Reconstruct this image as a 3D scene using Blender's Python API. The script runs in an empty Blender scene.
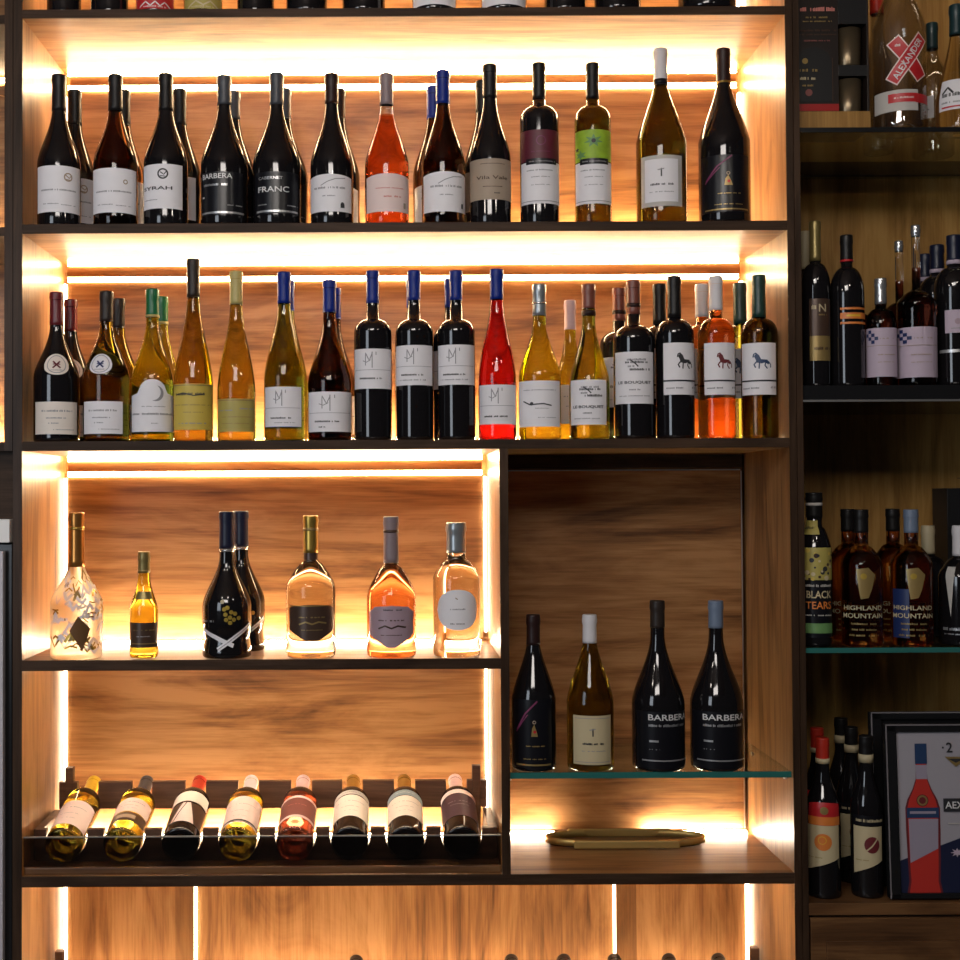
import bpy, bmesh, math, random
from mathutils import Vector, Matrix
random.seed(7)
C = bpy.context.scene.collection
PI = math.pi
Z0 = 1.55            # height of the eye above the floor; shelf heights below are given relative to it
CD = 2.64            # distance of the eye from the shelf fronts
F = 1320.0           # focal length in pixels
VX, VY = 389.0, 499.0

def sc_at(y): return F / (CD + y)
PITCH, ROLL = math.radians(1.2), -.005
PY0 = VY - F*math.tan(PITCH)
CAM_R = Matrix.Rotation(PI/2+PITCH, 3, 'X') @ Matrix.Rotation(ROLL, 3, 'Z')
def wp(px, py, y):
    """where the sight line of a point in the photo meets the upright plane at depth y: (x, height relative to the eye)"""
    d = CAM_R @ Vector(((px-VX)/F, -(py-PY0)/F, -1)); t = (CD+y)/d.y
    return t*d.x, t*d.z
def wx(px, y, py=None): return (px - VX) / sc_at(y) if py is None else wp(px, py, y)[0]
def wz(py, y): return (VY - py) / sc_at(y)

# ------------------------------------------------------------------ materials
MATS = {}
def newmat(name):
    m = bpy.data.materials.new(name); m.use_nodes = True
    MATS[name] = m
    return m, m.node_tree.nodes, m.node_tree.links, m.node_tree.nodes['Principled BSDF']

def plain(name, col, rough=.5, metal=0, spec=.5, coat=0, noise=0.0, nscale=60):
    m, N, L, b = newmat(name)
    b.inputs['Base Color'].default_value = (*col, 1)
    b.inputs['Roughness'].default_value = rough
    b.inputs['Metallic'].default_value = metal
    b.inputs['Specular IOR Level'].default_value = spec
    b.inputs['Coat Weight'].default_value = coat
    if noise:
        tc = N.new('ShaderNodeTexCoord'); nz = N.new('ShaderNodeTexNoise'); nz.inputs['Scale'].default_value = nscale
        mx = N.new('ShaderNodeMix'); mx.data_type = 'RGBA'
        mx.inputs[6].default_value = (*[c*(1-noise) for c in col], 1)
        mx.inputs[7].default_value = (*[min(1, c*(1+noise)) for c in col], 1)
        L.new(tc.outputs['Object'], nz.inputs['Vector']); L.new(nz.outputs['Fac'], mx.inputs[0]); L.new(mx.outputs[2], b.inputs['Base Color'])
    return m

def glass(name, col, ior=1.4, rough=.02):
    m, N, L, b = newmat(name)
    b.inputs['Base Color'].default_value = (*col, 1)
    b.inputs['Roughness'].default_value = rough
    b.inputs['IOR'].default_value = ior
    b.inputs['Transmission Weight'].default_value = 1
    return m

def emit(name, col, strength):
    m, N, L, b = newmat(name)
    b.inputs['Base Color'].default_value = (.9, .9, .9, 1)
    b.inputs['Emission Color'].default_value = (*col, 1)
    b.inputs['Emission Strength'].default_value = strength
    return m

def wood(name, dark, mid, light, grain='X', rough=.40, coat=.12, seed=0., band=9.):
    m, N, L, b = newmat(name)
    tc = N.new('ShaderNodeTexCoord')
    def mapped(along, across):
        mp = N.new('ShaderNodeMapping')
        s = [across]*3; s['XYZ'.index(grain)] = along
        mp.inputs['Scale'].default_value = s; mp.inputs['Location'].default_value = (seed, seed*1.7, seed*.6)
        L.new(tc.outputs['Object'], mp.inputs['Vector']); return mp.outputs['Vector']
    n1 = N.new('ShaderNodeTexNoise'); n1.inputs['Scale'].default_value = 1; n1.inputs['Detail'].default_value = 9
    n1.inputs['Roughness'].default_value = .6; n1.inputs['Distortion'].default_value = 1.9
    L.new(mapped(1.6, band), n1.inputs['Vector'])
    n2 = N.new('ShaderNodeTexNoise'); n2.inputs['Scale'].default_value = 1; n2.inputs['Detail'].default_value = 4
    L.new(mapped(9, 260), n2.inputs['Vector'])
    n3 = N.new('ShaderNodeTexNoise'); n3.inputs['Scale'].default_value = 1; n3.inputs['Detail'].default_value = 3
    L.new(mapped(4, 55), n3.inputs['Vector'])
    a1 = N.new('ShaderNodeMath'); a1.operation = 'MULTIPLY_ADD'; a1.inputs[1].default_value = .30; 
    L.new(n2.outputs['Fac'], a1.inputs[0]); L.new(n1.outputs['Fac'], a1.inputs[2])
    a2 = N.new('ShaderNodeMath'); a2.operation = 'MULTIPLY_ADD'; a2.inputs[1].default_value = .42
    L.new(n3.outputs['Fac'], a2.inputs[0]); L.new(a1.outputs[0], a2.inputs[2])
    r = N.new('ShaderNodeValToRGB'); e = r.color_ramp.elements
    e[0].position = .62; e[0].color = (*dark, 1); e[1].position = 1.10 if False else 1.0; e[1].color = (*light, 1)
    q = e.new(.84); q.color = (*mid, 1)
    L.new(a2.outputs[0], r.inputs['Fac']); L.new(r.outputs['Color'], b.inputs['Base Color'])
    bp = N.new('ShaderNodeBump'); bp.inputs['Strength'].default_value = .12; bp.inputs['Distance'].default_value = .002
    L.new(n2.outputs['Fac'], bp.inputs['Height']); L.new(bp.outputs['Normal'], b.inputs['Normal'])
    b.inputs['Roughness'].default_value = rough; b.inputs['Coat Weight'].default_value = coat; b.inputs['Coat Roughness'].default_value = .18
    b.inputs['Specular IOR Level'].default_value = .15 if name.startswith('dark') else .4
    return m

W_D, W_M, W_L = (.105, .040, .012), (.285, .128, .043), (.40, .200, .076)
wood('walnut_h', W_D, W_M, W_L, 'X')
wood('walnut_h2', W_D, W_M, W_L, 'X', seed=3.3)
wood('walnut_v', W_D, W_M, W_L, 'Z', seed=1.2)
wood('walnut_v2', W_D, W_M, W_L, 'Z', seed=5.2, band=7)
wood('walnut_deep', W_D, W_M, W_L, 'Y', seed=2.2)
wood('batten_wood', (.09, .035, .010), (.17, .072, .022), (.24, .11, .036), 'Z', seed=4)
wood('dark_edge', (.022, .012, .007), (.042, .023, .013), (.065, .036, .021), 'X', rough=.5, coat=0)
wood('dark_edge_v', (.022, .012, .007), (.042, .023, .013), (.065, .036, .021), 'Z', rough=.45, coat=.05)
wood('rack_wood', (.05, .022, .013), (.10, .048, .028), (.15, .075, .042), 'X', rough=.4)
wood('cabinet_back', (.22, .11, .024), (.38, .195, .048), (.48, .27, .075), 'Z', seed=8, rough=.5, coat=0)
wood('cabinet_wood', (.06, .026, .010), (.13, .058, .022), (.20, .095, .036), 'X', seed=6, rough=.4)
LEDC = (1.0, .74, .42); LEDW = (1.0, .80, .54)
emit('led_top', LEDC, 54)
emit('led_line', LEDC, 52)
emit('led_side', LEDW, 11)
emit('led_floor', LEDW, 120)
emit('led_floor_low', LEDC, 230)
emit('led_corner', (1.0, .86, .66), 115)
emit('led_under_fill', LEDW, 48)
emit('led_cabinet', (1.0, .78, .5), 16)
# glass
plain('g_black', (.008, .007, .008), .07, spec=.6)
glass('g_darkbrown', (.10, .04, .012))
glass('g_brown', (.24, .19, .020))
glass('g_oliveblack', (.085, .075, .008))
glass('g_amber', (.32, .23, .028))
glass('g_amber2', (.45, .36, .05))
glass('g_olive', (.34, .36, .03))
glass('g_olive2', (.55, .56, .04))
glass('g_yellow', (.88, .78, .08))
glass('g_rose', (.88, .16, .03))
glass('g_red', (.72, .02, .025))
glass('g_orange', (.97, .52, .20))
glass('g_yellowdark', (.44, .39, .03))
glass('g_peach', (.95, .42, .16))
glass('g_pale', (1.0, .92, .70))
glass('g_clear', (.97, .96, .92))
glass('g_whisky', (.62, .20, .03))
glass('g_redbrown', (.25, .06, .03))
def sheet_glass(name, col, gloss=.04):
    m, N, L, b = newmat(name)
    tr = N.new('ShaderNodeBsdfTransparent'); tr.inputs[0].default_value = (*col, 1)
    gl = N.new('ShaderNodeBsdfGlossy'); gl.inputs['Roughness'].default_value = .03
    lw = N.new('ShaderNodeLayerWeight'); lw.inputs[0].default_value = .5; pw = N.new('ShaderNodeMath'); pw.operation = 'POWER'; pw.inputs[1].default_value = 4; L.new(lw.outputs['Facing'], pw.inputs[0])
    fr = N.new('ShaderNodeMath'); fr.operation = 'MULTIPLY_ADD'; fr.inputs[1].default_value = .6; fr.inputs[2].default_value = gloss; L.new(pw.outputs[0], fr.inputs[0])
    mx = N.new('ShaderNodeMixShader'); L.new(fr.outputs[0], mx.inputs[0]); L.new(tr.outputs[0], mx.inputs[1]); L.new(gl.outputs[0], mx.inputs[2])
    L.new(mx.outputs[0], N['Material Output'].inputs['Surface'])
sheet_glass('shelf_glass', (.90, .96, .94))
sheet_glass('g_hollow', (.92, .91, .89), .10)
plain('glass_edge', (.03, .17, .15), .12, spec=.8)
sheet_glass('acrylic', (.55, .54, .53))
plain('acrylic_edge', (.20, .20, .20), .3)
# paper, foils, inks
plain('paper', (.86, .84, .87), .6, noise=.03)
plain('paper_warm', (.84, .76, .68), .6, noise=.03)
plain('paper_tan', (.40, .31, .23), .6, noise=.04)
plain('paper_pink', (.86, .68, .64), .6)
plain('paper_grey', (.55, .52, .48), .6)
plain('paper_yellow', (.62, .46, .08), .55)
plain('paper_olive', (.45, .37, .09), .5)
plain('paper_green', (.30, .48, .03), .55, noise=.5, nscale=40)
plain('paper_maroon', (.11, .012, .025), .5, noise=.3, nscale=40)
plain('paper_lav', (.55, .45, .55), .6)
plain('paper_cream', (.60, .50, .30), .6)
plain('label_black', (.007, .007, .010), .3, spec=.35)
plain('label_brown', (.085, .05, .035), .3, metal=.3)
plain('label_mauve', (.42, .30, .35), .4)
plain('label_rust', (.22, .07, .06), .5)
plain('label_plum', (.07, .035, .05), .5)
plain('label_navy', (.015, .03, .12), .4)
plain('label_steel', (.25, .33, .37), .4)
plain('label_gold', (.36, .25, .09), .35, metal=.4)
plain('ink', (.03, .03, .035), .5)
plain('ink_grey', (.30, .29, .31), .5)
plain('ink_white', (.75, .75, .75), .5)
plain('ink_silver', (.55, .55, .56), .3, metal=.6)
plain('ink_gold', (.55, .38, .06), .35, metal=.5)
plain('ink_red', (.55, .02, .025), .4)
plain('ink_orange', (.75, .22, .04), .45)
plain('ink_pink', (.65, .22, .18), .5)
plain('ink_purple', (.20, .03, .10), .5)
plain('ink_green', (.14, .30, .10), .5)
plain('foil_black', (.009, .008, .008), .4, spec=.3)
plain('foil_brown', (.025, .010, .009), .4, spec=.3)
plain('foil_greybrown', (.03, .021, .017), .4, spec=.3)
plain('foil_redbrown', (.20, .06, .04), .35)
plain('foil_maroon', (.13, .012, .018), .3)
plain('foil_grey', (.055, .06, .072), .4)
plain('foil_mauve', (.25, .19, .20), .4)
plain('foil_blue', (.004, .022, .22), .38, spec=.3)
plain('foil_bluegrey', (.16, .21, .30), .4)
plain('foil_green', (.01, .14, .05), .32)
plain('foil_darkgreen', (.012, .045, .035), .35)
plain('foil_tan', (.50, .42, .15), .45)
plain('foil_white', (.72, .70, .72), .45)
plain('foil_silver', (.55, .56, .57), .25, metal=.8)
plain('foil_steel', (.33, .36, .38), .28, metal=.6)
plain('foil_copper', (.55, .24, .06), .28, metal=.85)
plain('foil_gold', (.55, .36, .08), .3, metal=.8)
plain('foil_olive', (.26, .20, .07), .35, metal=.5)
plain('foil_navy', (.010, .013, .035), .35, spec=.4)
plain('foil_teal', (.01, .035, .04), .35)
plain('foil_red', (.50, .03, .015), .35)
plain('foil_yellow', (.80, .50, .04), .4)
plain('foil_pink', (.75, .55, .55), .4)
plain('foil_cream', (.50, .42, .26), .45)
glass('mosaic_gold', (1.0, .92, .70), 1.25, .45)
plain('diamond_brown', (.20, .10, .04), .35, metal=.3)
plain('brass', (.66, .46, .15), .42, metal=.7)
plain('aluminium', (.70, .69, .67), .3, metal=.9)
plain('black_shelf', (.012, .012, .013), .12, spec=.6)
plain('black_paint', (.012, .012, .013), .25)
plain('frame_line', (.22, .20, .21), .4)
plain('carton_dark', (.018, .012, .010), .35)
plain('carton_black', (.01, .01, .011), .4)
plain('carton_red', (.35, .012, .012), .4)
plain('bronze_cup', (.20, .15, .09), .3, metal=.7)
plain('fridge_grey', (.60, .58, .62), .4)
plain('worktop_white', (.90, .88, .85), .4)
plain('poster_grey', (.40, .38, .42), .5)
plain('poster_navy', (.012, .016, .05), .45)
plain('poster_red', (.55, .035, .025), .45)
plain('poster_darkred', (.16, .02, .025), .45)
plain('poster_blue', (.02, .05, .13), .45)
plain('poster_silver', (.36, .32, .40), .45)
plain('wall_paint', (.16, .12, .10), .8, noise=.08)
plain('floor_tile', (.12, .10, .09), .5, noise=.1)
M = MATS

# ------------------------------------------------------------------ mesh helpers
class MB:
    """collects shapes with material slots and links them as ONE mesh object"""
    def __init__(s): s.v = []; s.f = []; s.m = []; s.mats = []; s.smooth = []
    def mi(s, mat):
        if mat not in s.mats: s.mats.append(mat)
        return s.mats.index(mat)
    def add(s, vs, fs, mat, smooth=False):
        o = len(s.v); k = s.mi(mat)
        s.v += [tuple(v) for v in vs]; s.f += [tuple(i+o for i in f) for f in fs]
        s.m += [k]*len(fs); s.smooth += [smooth]*len(fs); return s
    def box(s, x0, x1, y0, y1, z0, z1, mat, bev=0.0):
        bm = bmesh.new(); bmesh.ops.create_cube(bm, size=1)
        for v in bm.verts: v.co = ((x0+x1)/2+v.co.x*(x1-x0), (y0+y1)/2+v.co.y*(y1-y0), (z0+z1)/2+v.co.z*(z1-z0))
        if bev: bmesh.ops.bevel(bm, geom=bm.edges[:], offset=bev, segments=2, affect='EDGES', profile=.6)
        bm.verts.index_update()
        s.add([v.co for v in bm.verts], [[v.index for v in f.verts] for f in bm.faces], mat); bm.free(); return s
    def lathe(s, pts, mat, seg=40, cx=0, cy=0, matf=None):
        """pts: list of (r, z) from bottom to top; r == 0 at the ends closes the shape"""
        vs = []; rings = []
        for r, z in pts:
            if r <= 1e-6: rings.append([len(vs)]); vs.append((cx, cy, z))
            else:
                rings.append(list(range(len(vs), len(vs)+seg)))
                vs += [(cx+r*math.cos(2*PI*i/seg), cy+r*math.sin(2*PI*i/seg), z) for i in range(seg)]
        for q in range(len(rings)-1):
            a, b = rings[q], rings[q+1]; fs = []
            for i in range(seg):
                j = (i+1) % seg
                if len(a) == 1 and len(b) > 1: fs.append((a[0], b[j], b[i]))
                elif len(b) == 1 and len(a) > 1: fs.append((a[i], a[j], b[0]))
                elif len(a) > 1: fs.append((a[i], a[j], b[j], b[i]))
            zc = (pts[q][1]+pts[q+1][1])/2
            if not q: base = len(s.v); s.v += vs
            k = s.mi(matf(zc) if matf else mat)
            s.f += [tuple(i+base for i in f) for f in fs]; s.m += [k]*len(fs); s.smooth += [True]*len(fs)
        return s
    def build(s, name, parent=None, world=False, weld=False):
        off = Vector((0, 0, 0))
        if world and parent is not None: off = parent.location
        me = bpy.data.meshes.new(name)
        me.from_pydata([(v[0]-off[0], v[1]-off[1], v[2]-off[2]) for v in s.v], [], s.f)
        for mt in s.mats: me.materials.append(M[mt])
        me.polygons.foreach_set('material_index', s.m); me.polygons.foreach_set('use_smooth', s.smooth)
        me.update()
        o = bpy.data.objects.new(name, me); C.objects.link(o)
        if parent is not None: o.parent = parent
        return o

def thing(name, label, cat, loc, rot=(0, 0, 0), group=None):
    o = bpy.data.objects.new(name, None); C.objects.link(o)
    o.empty_display_size = .02; o.location = loc; o.rotation_euler = rot
    o['label'] = label; o['category'] = cat
    if group: o['group'] = group
    return o
def tag(o, label, cat, group=None):
    o['label'] = label; o['category'] = cat
    if group: o['group'] = group
    return o
def struct(o): o['kind'] = 'structure'; return o
def copy_tree(o, loc, label, group=None, rot=None):
    r = o.copy(); C.objects.link(r); r.location = loc; r['label'] = label
    if group: r['group'] = group
    if rot is not None: r.rotation_euler = rot
    for ch in o.children:
        c = ch.copy(); C.objects.link(c); c.parent = r
        for g in ch.children:
            d = g.copy(); C.objects.link(d); d.parent = c
    return r

_txt = {}
def text_mesh(t):
    if t not in _txt:
        cu = bpy.data.curves.new('txt', 'FONT'); cu.body = t; cu.size = 1; cu.resolution_u = 3; cu.align_x = 'CENTER'; cu.offset = .012
        ob = bpy.data.objects.new('txt', cu)
        me = bpy.data.meshes.new_from_object(ob)
        bm = bmesh.new(); bm.from_mesh(me); bmesh.ops.triangulate(bm, faces=bm.faces[:])
        for _ in range(2):
            bmesh.ops.subdivide_edges(bm, edges=[e for e in bm.edges if e.calc_length() > .30], cuts=1); bmesh.ops.triangulate(bm, faces=bm.faces[:])
        bm.verts.index_update(); vs = [(v.co.x, v.co.y - .34) for v in bm.verts]; fs = [tuple(v.index for v in p.verts) for p in bm.faces]; bm.free()
        bpy.data.objects.remove(ob); bpy.data.curves.remove(cu); bpy.data.meshes.remove(me)
        _txt[t] = (vs, fs)
    return _txt[t]

# ------------------------------------------------------------------ printed decoration: flat shapes mapped through fn(a, b, lift)
def deco(mb, fn, W, H, items, u=.002):
    """items use (0..1, 0..1 from the top) coordinates on a W x H metre sheet; sizes in pixels of u metres"""
    def quadgrid(x0, y0, x1, y1, mat, lift):
        n = max(1, min(24, int(abs(x1-x0)*W/.003)+1)); k = max(1, min(12, int(abs(y1-y0)*H/.006)+1))
        vs = [fn((x0+(x1-x0)*i/n-.5)*W, (.5-(y0+(y1-y0)*j/k))*H, lift) for j in range(k+1) for i in range(n+1)]
        fs = [(j*(n+1)+i, (j+1)*(n+1)+i, (j+1)*(n+1)+i+1, j*(n+1)+i+1) for j in range(k) for i in range(n)]
        mb.add(vs, fs, mat)
    lift = .0005
    for it in items:
        k = it[0]; lift += min(.00012, .0014/len(items))
        if k == 'r': quadgrid(it[1], it[2], it[3], it[4], it[5], lift)
        elif k == 't':                                        # text, centre u, centre v, height px, material, [angle]
            vs, fs = text_mesh(it[1]); h = it[4]*u/.72; a = it[6] if len(it) > 6 else 0
            cx, cy = (it[2]-.5)*W, (.5-it[3])*H; ca, sa = math.cos(a), math.sin(a)
            wdt = max(abs(v[0]) for v in vs)*2*h
            sq = 1.0 if len(it) < 8 else it[7]*W/wdt
            mb.add([fn(cx+(x*h*sq*ca-y*h*sa), cy+(x*h*sq*sa+y*h*ca), lift) for x, y in vs], fs, it[5])
        elif k == 's':                                        # a line of unreadable small print: u0, u1, v, height px, material
            rr = random.Random(int(it[1]*1000+it[3]*777)); x = it[1]; h = it[4]*u/H
            while x < it[2]:
                w = rr.uniform(.0011, .0024)/W
                if rr.random() > .14:
                    q = h*rr.uniform(.7, 1)
                    quadgrid(x, it[3]+h/2-q, min(x+w, it[2]), it[3]+h/2, it[5], lift)
                x += w + .0007/W
        elif k == 'o':                                        # disc or ring: u, v, radius px, material, [inner radius px, [y squash]]
            R = it[3]*u; r2 = (it[5] if len(it) > 5 else 0)*u; sy = it[6] if len(it) > 6 else 1; n = 24
            cx, cy = (it[1]-.5)*W, (.5-it[2])*H
            rs = [r2+(R-r2)*q/3 for q in range(4)]
            vs = [fn(cx+r*math.cos(2*PI*i/n), cy+sy*r*math.sin(2*PI*i/n), lift) for r in rs for i in range(n)]
            fs = [(q*n+i, (q+1)*n+i, (q+1)*n+(i+1) % n, q*n+(i+1) % n) for q in range(3) for i in range(n)]
            mb.add(vs, fs, it[4])
        elif k == 'p':                                        # polygon
            Q = it[1]; m = len(Q); ca, cb = sum(q[0] for q in Q)/m, sum(q[1] for q in Q)/m; ring = []
            for i in range(m):
                (a, b), (c, d) = Q[i], Q[(i+1) % m]; n = max(1, min(16, int(math.hypot((c-a)*W, (d-b)*H)/.004)+1))
                ring += [(a+(c-a)*j/n, b+(d-b)*j/n) for j in range(n)]
            n = len(ring); ks = 5; P2 = [(ca+(a-ca)*k/ks, cb+(b-cb)*k/ks) for k in range(1, ks+1) for a, b in ring]+[(ca, cb)]
            fs = [(len(P2)-1, (i+1) % n, i) for i in range(n)]+[((k-1)*n+i, (k-1)*n+(i+1) % n, k*n+(i+1) % n, k*n+i) for k in range(1, ks) for i in range(n)]
            mb.add([fn((a-.5)*W, (.5-b)*H, lift) for a, b in P2], fs, it[2])
        elif k == 'l':                                        # stroke along points
            P = [Vector(((a-.5)*W, (.5-b)*H)) for a, b in it[1]]; w = it[2]*u/2
            Q = []
            for a, b in zip(P, P[1:]):
                n = max(1, int((b-a).length/.004))
                Q += [a+(b-a)*i/n for i in range(n)]
            Q.append(P[-1]); vs = []
            for i, q in enumerate(Q):
                d = (Q[min(i+1, len(Q)-1)]-Q[max(i-1, 0)]); d = d.normalized() if d.length else Vector((1, 0)); nn = Vector((-d.y, d.x))*w
                vs += [fn(q.x+nn.x, q.y+nn.y, lift), fn(q.x-nn.x, q.y-nn.y, lift)]
            mb.add(vs, [(2*i, 2*i+1, 2*i+3, 2*i+2) for i in range(len(Q)-1)], it[3])

def star(cx, cy, r, n=5):
    return [(cx+(r if i % 2 == 0 else r*.45)*math.sin(PI*i/n), cy-(r if i % 2 == 0 else r*.45)*math.cos(PI*i/n)) for i in range(2*n)]

# ------------------------------------------------------------------ bottles
def smooth(t): return 3*t*t-2*t*t*t
def profile(shape, H, R, rn, zs, zn):
    P = [(0, .007), (R*.55, .004), (R*.80, 0), (R*.93, 0), (R*.985, .003), (R, .008)]
    if shape == 'waist':                                     # pinched above the foot
        for i in range(1, 13):
            t = i/12; P.append((R*(1-.075*math.sin(PI*min(1, t*1.5))**2*(t < .67)), .008+(zs-.008)*t))
    elif shape == 'foot':                                    # slim body on a flared foot
        P = [(0, .007), (R*.5, .004), (R*.8, 0), (R*.9, 0), (R*.93, .004), (R*.93, .010), (R*.86, .020), (R*.90, .032), (R*.97, zs*.6), (R, zs*.9), (R, zs)]
    else:
        for i in range(1, 9): P.append((R, .008+(zs-.008)*i/8))
    n = 18
    for i in range(1, n+1):
        t = i/n
        f = {'burg': lambda: 1-smooth(t**.86), 'bord': lambda: (1-t**2.3)**.6, 'flute': lambda: 1-(.30*t+.70*smooth(t)),
             'cone': lambda: 1-(.62*t+.38*smooth(t)), 'waist': lambda: 1-smooth(t**.9), 'foot': lambda: 1-(.5*t+.5*smooth(t)),
             'round': lambda: (1-t**2.0)**.5*.6+.4*(1-smooth(t)), 'square': lambda: (1-t**4)**.5}[shape]()
        P.append((rn+(R-rn)*max(f, 0), zs+(zn-zs)*t))
    top = H
    P += [(rn*.97, zn+(top-zn)*.35), (rn*.95, top-.022), (rn*.95, top-.017), (rn*1.04, top-.0165), (rn*1.04, top-.009), (rn*.98, top-.0085), (rn*.98, top-.001), (rn*.5, top-.001), (0, top-.001)]
    return P
def radius_fn(P):
    Q = [(z, r) for r, z in P[4:] if r > 0]
    def f(z):
        if z <= Q[0][0]: return Q[0][1]
        for (a, ra), (b, rb) in zip(Q, Q[1:]):
            if a <= z <= b: return ra if b-a < 1e-9 else ra+(rb-ra)*(z-a)/(b-a)
        return Q[-1][1]
    return f

def wrap(rf, a0, zc, lift0=.0006):
    """a sheet on the bottle's surface: x runs round it, y up; a0 is the sheet's mid angle from the front"""
    def fn(x, y, lift):
        z = zc+y; r = rf(z)
        a = a0 + x/max(rf(zc), .008)
        rr = r+lift0+lift
        return (rr*math.sin(a), -rr*math.cos(a), z)
    return fn

def sheet(mb, fn, W, H, mat, shape='rect'):
    nu, nv = 26, 10; vs = []
    for i in range(nu+1):
        x = i/nu; s = 2*x-1
        t, b = 0., 1.
        if shape == 'arch': t = .26-.26*math.sqrt(max(0, 1-(s/.55)**2)) if abs(s) < .55 else .26+.05*((abs(s)-.55)/.45)
        elif shape == 'bow': t = .07*s*s
        elif shape == 'shield': t = .10*s*s; b = 1-.30*max(0, abs(s)-.25)/.75 if abs(s) > .25 else 1.
        elif shape == 'oval': q = math.sqrt(max(.0004, 1-abs(s)**2.2)); t, b = .5-.5*q, .5+.5*q
        elif shape == 'gem': b = 1-.32*max(0, (abs(s)-.15)/.85); t = .06+.10*max(0, (abs(s)-.7)/.3) if abs(s) > .7 else .05*abs(s)
        elif shape == 'diag': b = 1-.28*x
        elif shape == 'dip': t = 0; b = 1
        for j in range(nv+1):
            v = t+(b-t)*j/nv
            vs.append(fn((x-.5)*W, (.5-v)*H, 0))
    fs = [(i*(nv+1)+j, i*(nv+1)+j+1, (i+1)*(nv+1)+j+1, (i+1)*(nv+1)+j) for i in range(nu) for j in range(nv)]
    mb.add(vs, fs, mat, True)

def make_bottle(loc, rot, spec, label, group=None, name='wine_bottle', cat='bottle'):
    """spec in metres: shape H R rn zs zn glass fill capz cap labels=[(part, a0, W, z0, z1, mat, shape, items)] extras"""
    t = thing(name, label, cat, loc, rot, group)
    H, R, rn = spec['H'], spec['R'], spec['rn']
    P = profile(spec['shape'], H, R, rn, spec['zs'], spec['zn']); rf = radius_fn(P)
    g = spec['glass']; fill = spec.get('fill'); cg = spec.get('air', 'g_clear')
    if spec.get('hollow'):
        w = .0025
        P = P+[(max(r-w, 0), z-(.001 if k < 2 else 0)) for k, (r, z) in enumerate(reversed([q for q in P if q[0] > w*1.5]))]
        P = P[:-1]+[(P[-1][0], .012), (0, .012)]
    MB().lathe(P, g, matf=(lambda z: cg if fill and z > fill else g)).build('glass_body', t)
    zc, cap = spec.get('capz'), spec.get('cap')
    if cap:
        Q = []
        nn = 9
        for i in range(nn+1):
            z = zc+(H-.003-zc)*i/nn; Q.append((rf(z)+.0009, z))
        Q = [(Q[0][0]-.0008, zc)]+Q+[(rn*1.06, H-.001), (rn*.95, H+.0006), (0, H+.0006)]
        kind = spec.get('capname', 'capsule')
        mb = MB()
        cm = spec.get('capring')
        mb.lathe(Q, cap)
        if cm:                                                # coloured ring round the capsule's foot (or at a given height)
            for (z, h, mt) in cm:
                r = max(rf(z), rf(z+h))+.0016
                mb.lathe([(r-.0008, z), (r, z), (r, z+h), (r-.0008, z+h)], mt)
        mb.build(kind, t)
    for (part, a0, W, z0, z1, mat, shp, items) in spec.get('labels', ()):
        mb = MB(); fn = wrap(rf, a0, (z0+z1)/2)
        if mat: sheet(mb, fn, W, z1-z0, mat, shp)
        deco(mb, fn, W, z1-z0, items)
        mb.build(part, t)
    return t

def bottle(cx, top, w, shelf, label, shape='burg', sh=None, nk=None, nw=14, cap=None, capm=None, glass='g_black', fill=None, y=.06, labels=(), group=None, **kw):
    """a bottle measured in the photo: centre, top, width, shoulder, neck and capsule heights; stands on SHELF (relative height)"""
    s = sc_at(y); zof = lambda py: wp(cx, py, y)[1]-shelf
    H = zof(top); R = w/2/s; x = wp(cx, sh+40, y)[0]
    spec = dict(shape=shape, H=H, R=R, rn=nw/2/s, zs=zof(sh), zn=zof(nk), glass=glass, labels=[])
    if cap: spec['capz'] = zof(cap); spec['cap'] = capm
    if fill: spec['fill'] = zof(fill)
    for k in ('air', 'capname', 'hollow'):
        if k in kw: spec[k] = kw[k]
    if 'ring' in kw: spec['capring'] = [(zof(b), (b-a)/s, m) for a, b, m in kw['ring']]
    P = profile(shape, H, R, spec['rn'], spec['zs'], spec['zn']); rf = radius_fn(P)
    for L in labels:
        part, x0, x1, y0, y1, mat, shp, items = L
        zl = lambda py: wp(cx, py, y-R*.92)[1]-shelf                 # labels sit on the bottle's near side
        z0, z1 = zl(y1), zl(y0); r = rf((z0+z1)/2)
        cl = lambda v: max(-.985, min(.985, v))
        a_0, a_1 = math.asin(cl((x0-cx)/s/r)), math.asin(cl((x1-cx)/s/r))
        spec['labels'].append((part, (a_0+a_1)/2, (a_1-a_0)*r, max(z0, .002), z1, mat, shp, items))
    rot = (0, 0, -math.atan2(x, CD+y))
    return make_bottle((x, y, Z0+shelf+.0006), rot, spec, label, group, kw.get('name', 'wine_bottle'), kw.get('cat', 'bottle'))

def behind(o, dx, dy, label, group):
    """the same bottle again, further back on the shelf"""
    l = o.location.copy(); l.x += dx; l.y += dy
    return copy_tree(o, l, label, group)
# ------------------------------------------------------------------ the room shell (only what surrounds the shelving)
def zbox(mb, x0, x1, y0, y1, z0, z1, mat, bev=0.): return mb.box(x0, x1, y0, y1, Z0+z0, Z0+z1, mat, bev)
struct(MB().box(-2.6, 3.0, .46, .56, 0, 3.3, 'wall_paint').build('wall_back'))
struct(MB().box(-2.6, 3.0, -5.2, .46, -.08, 0, 'floor_tile').build('floor'))
struct(MB().box(-2.6, 3.0, -5.2, .46, 3.3, 3.38, 'wall_paint').build('ceiling'))

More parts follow.
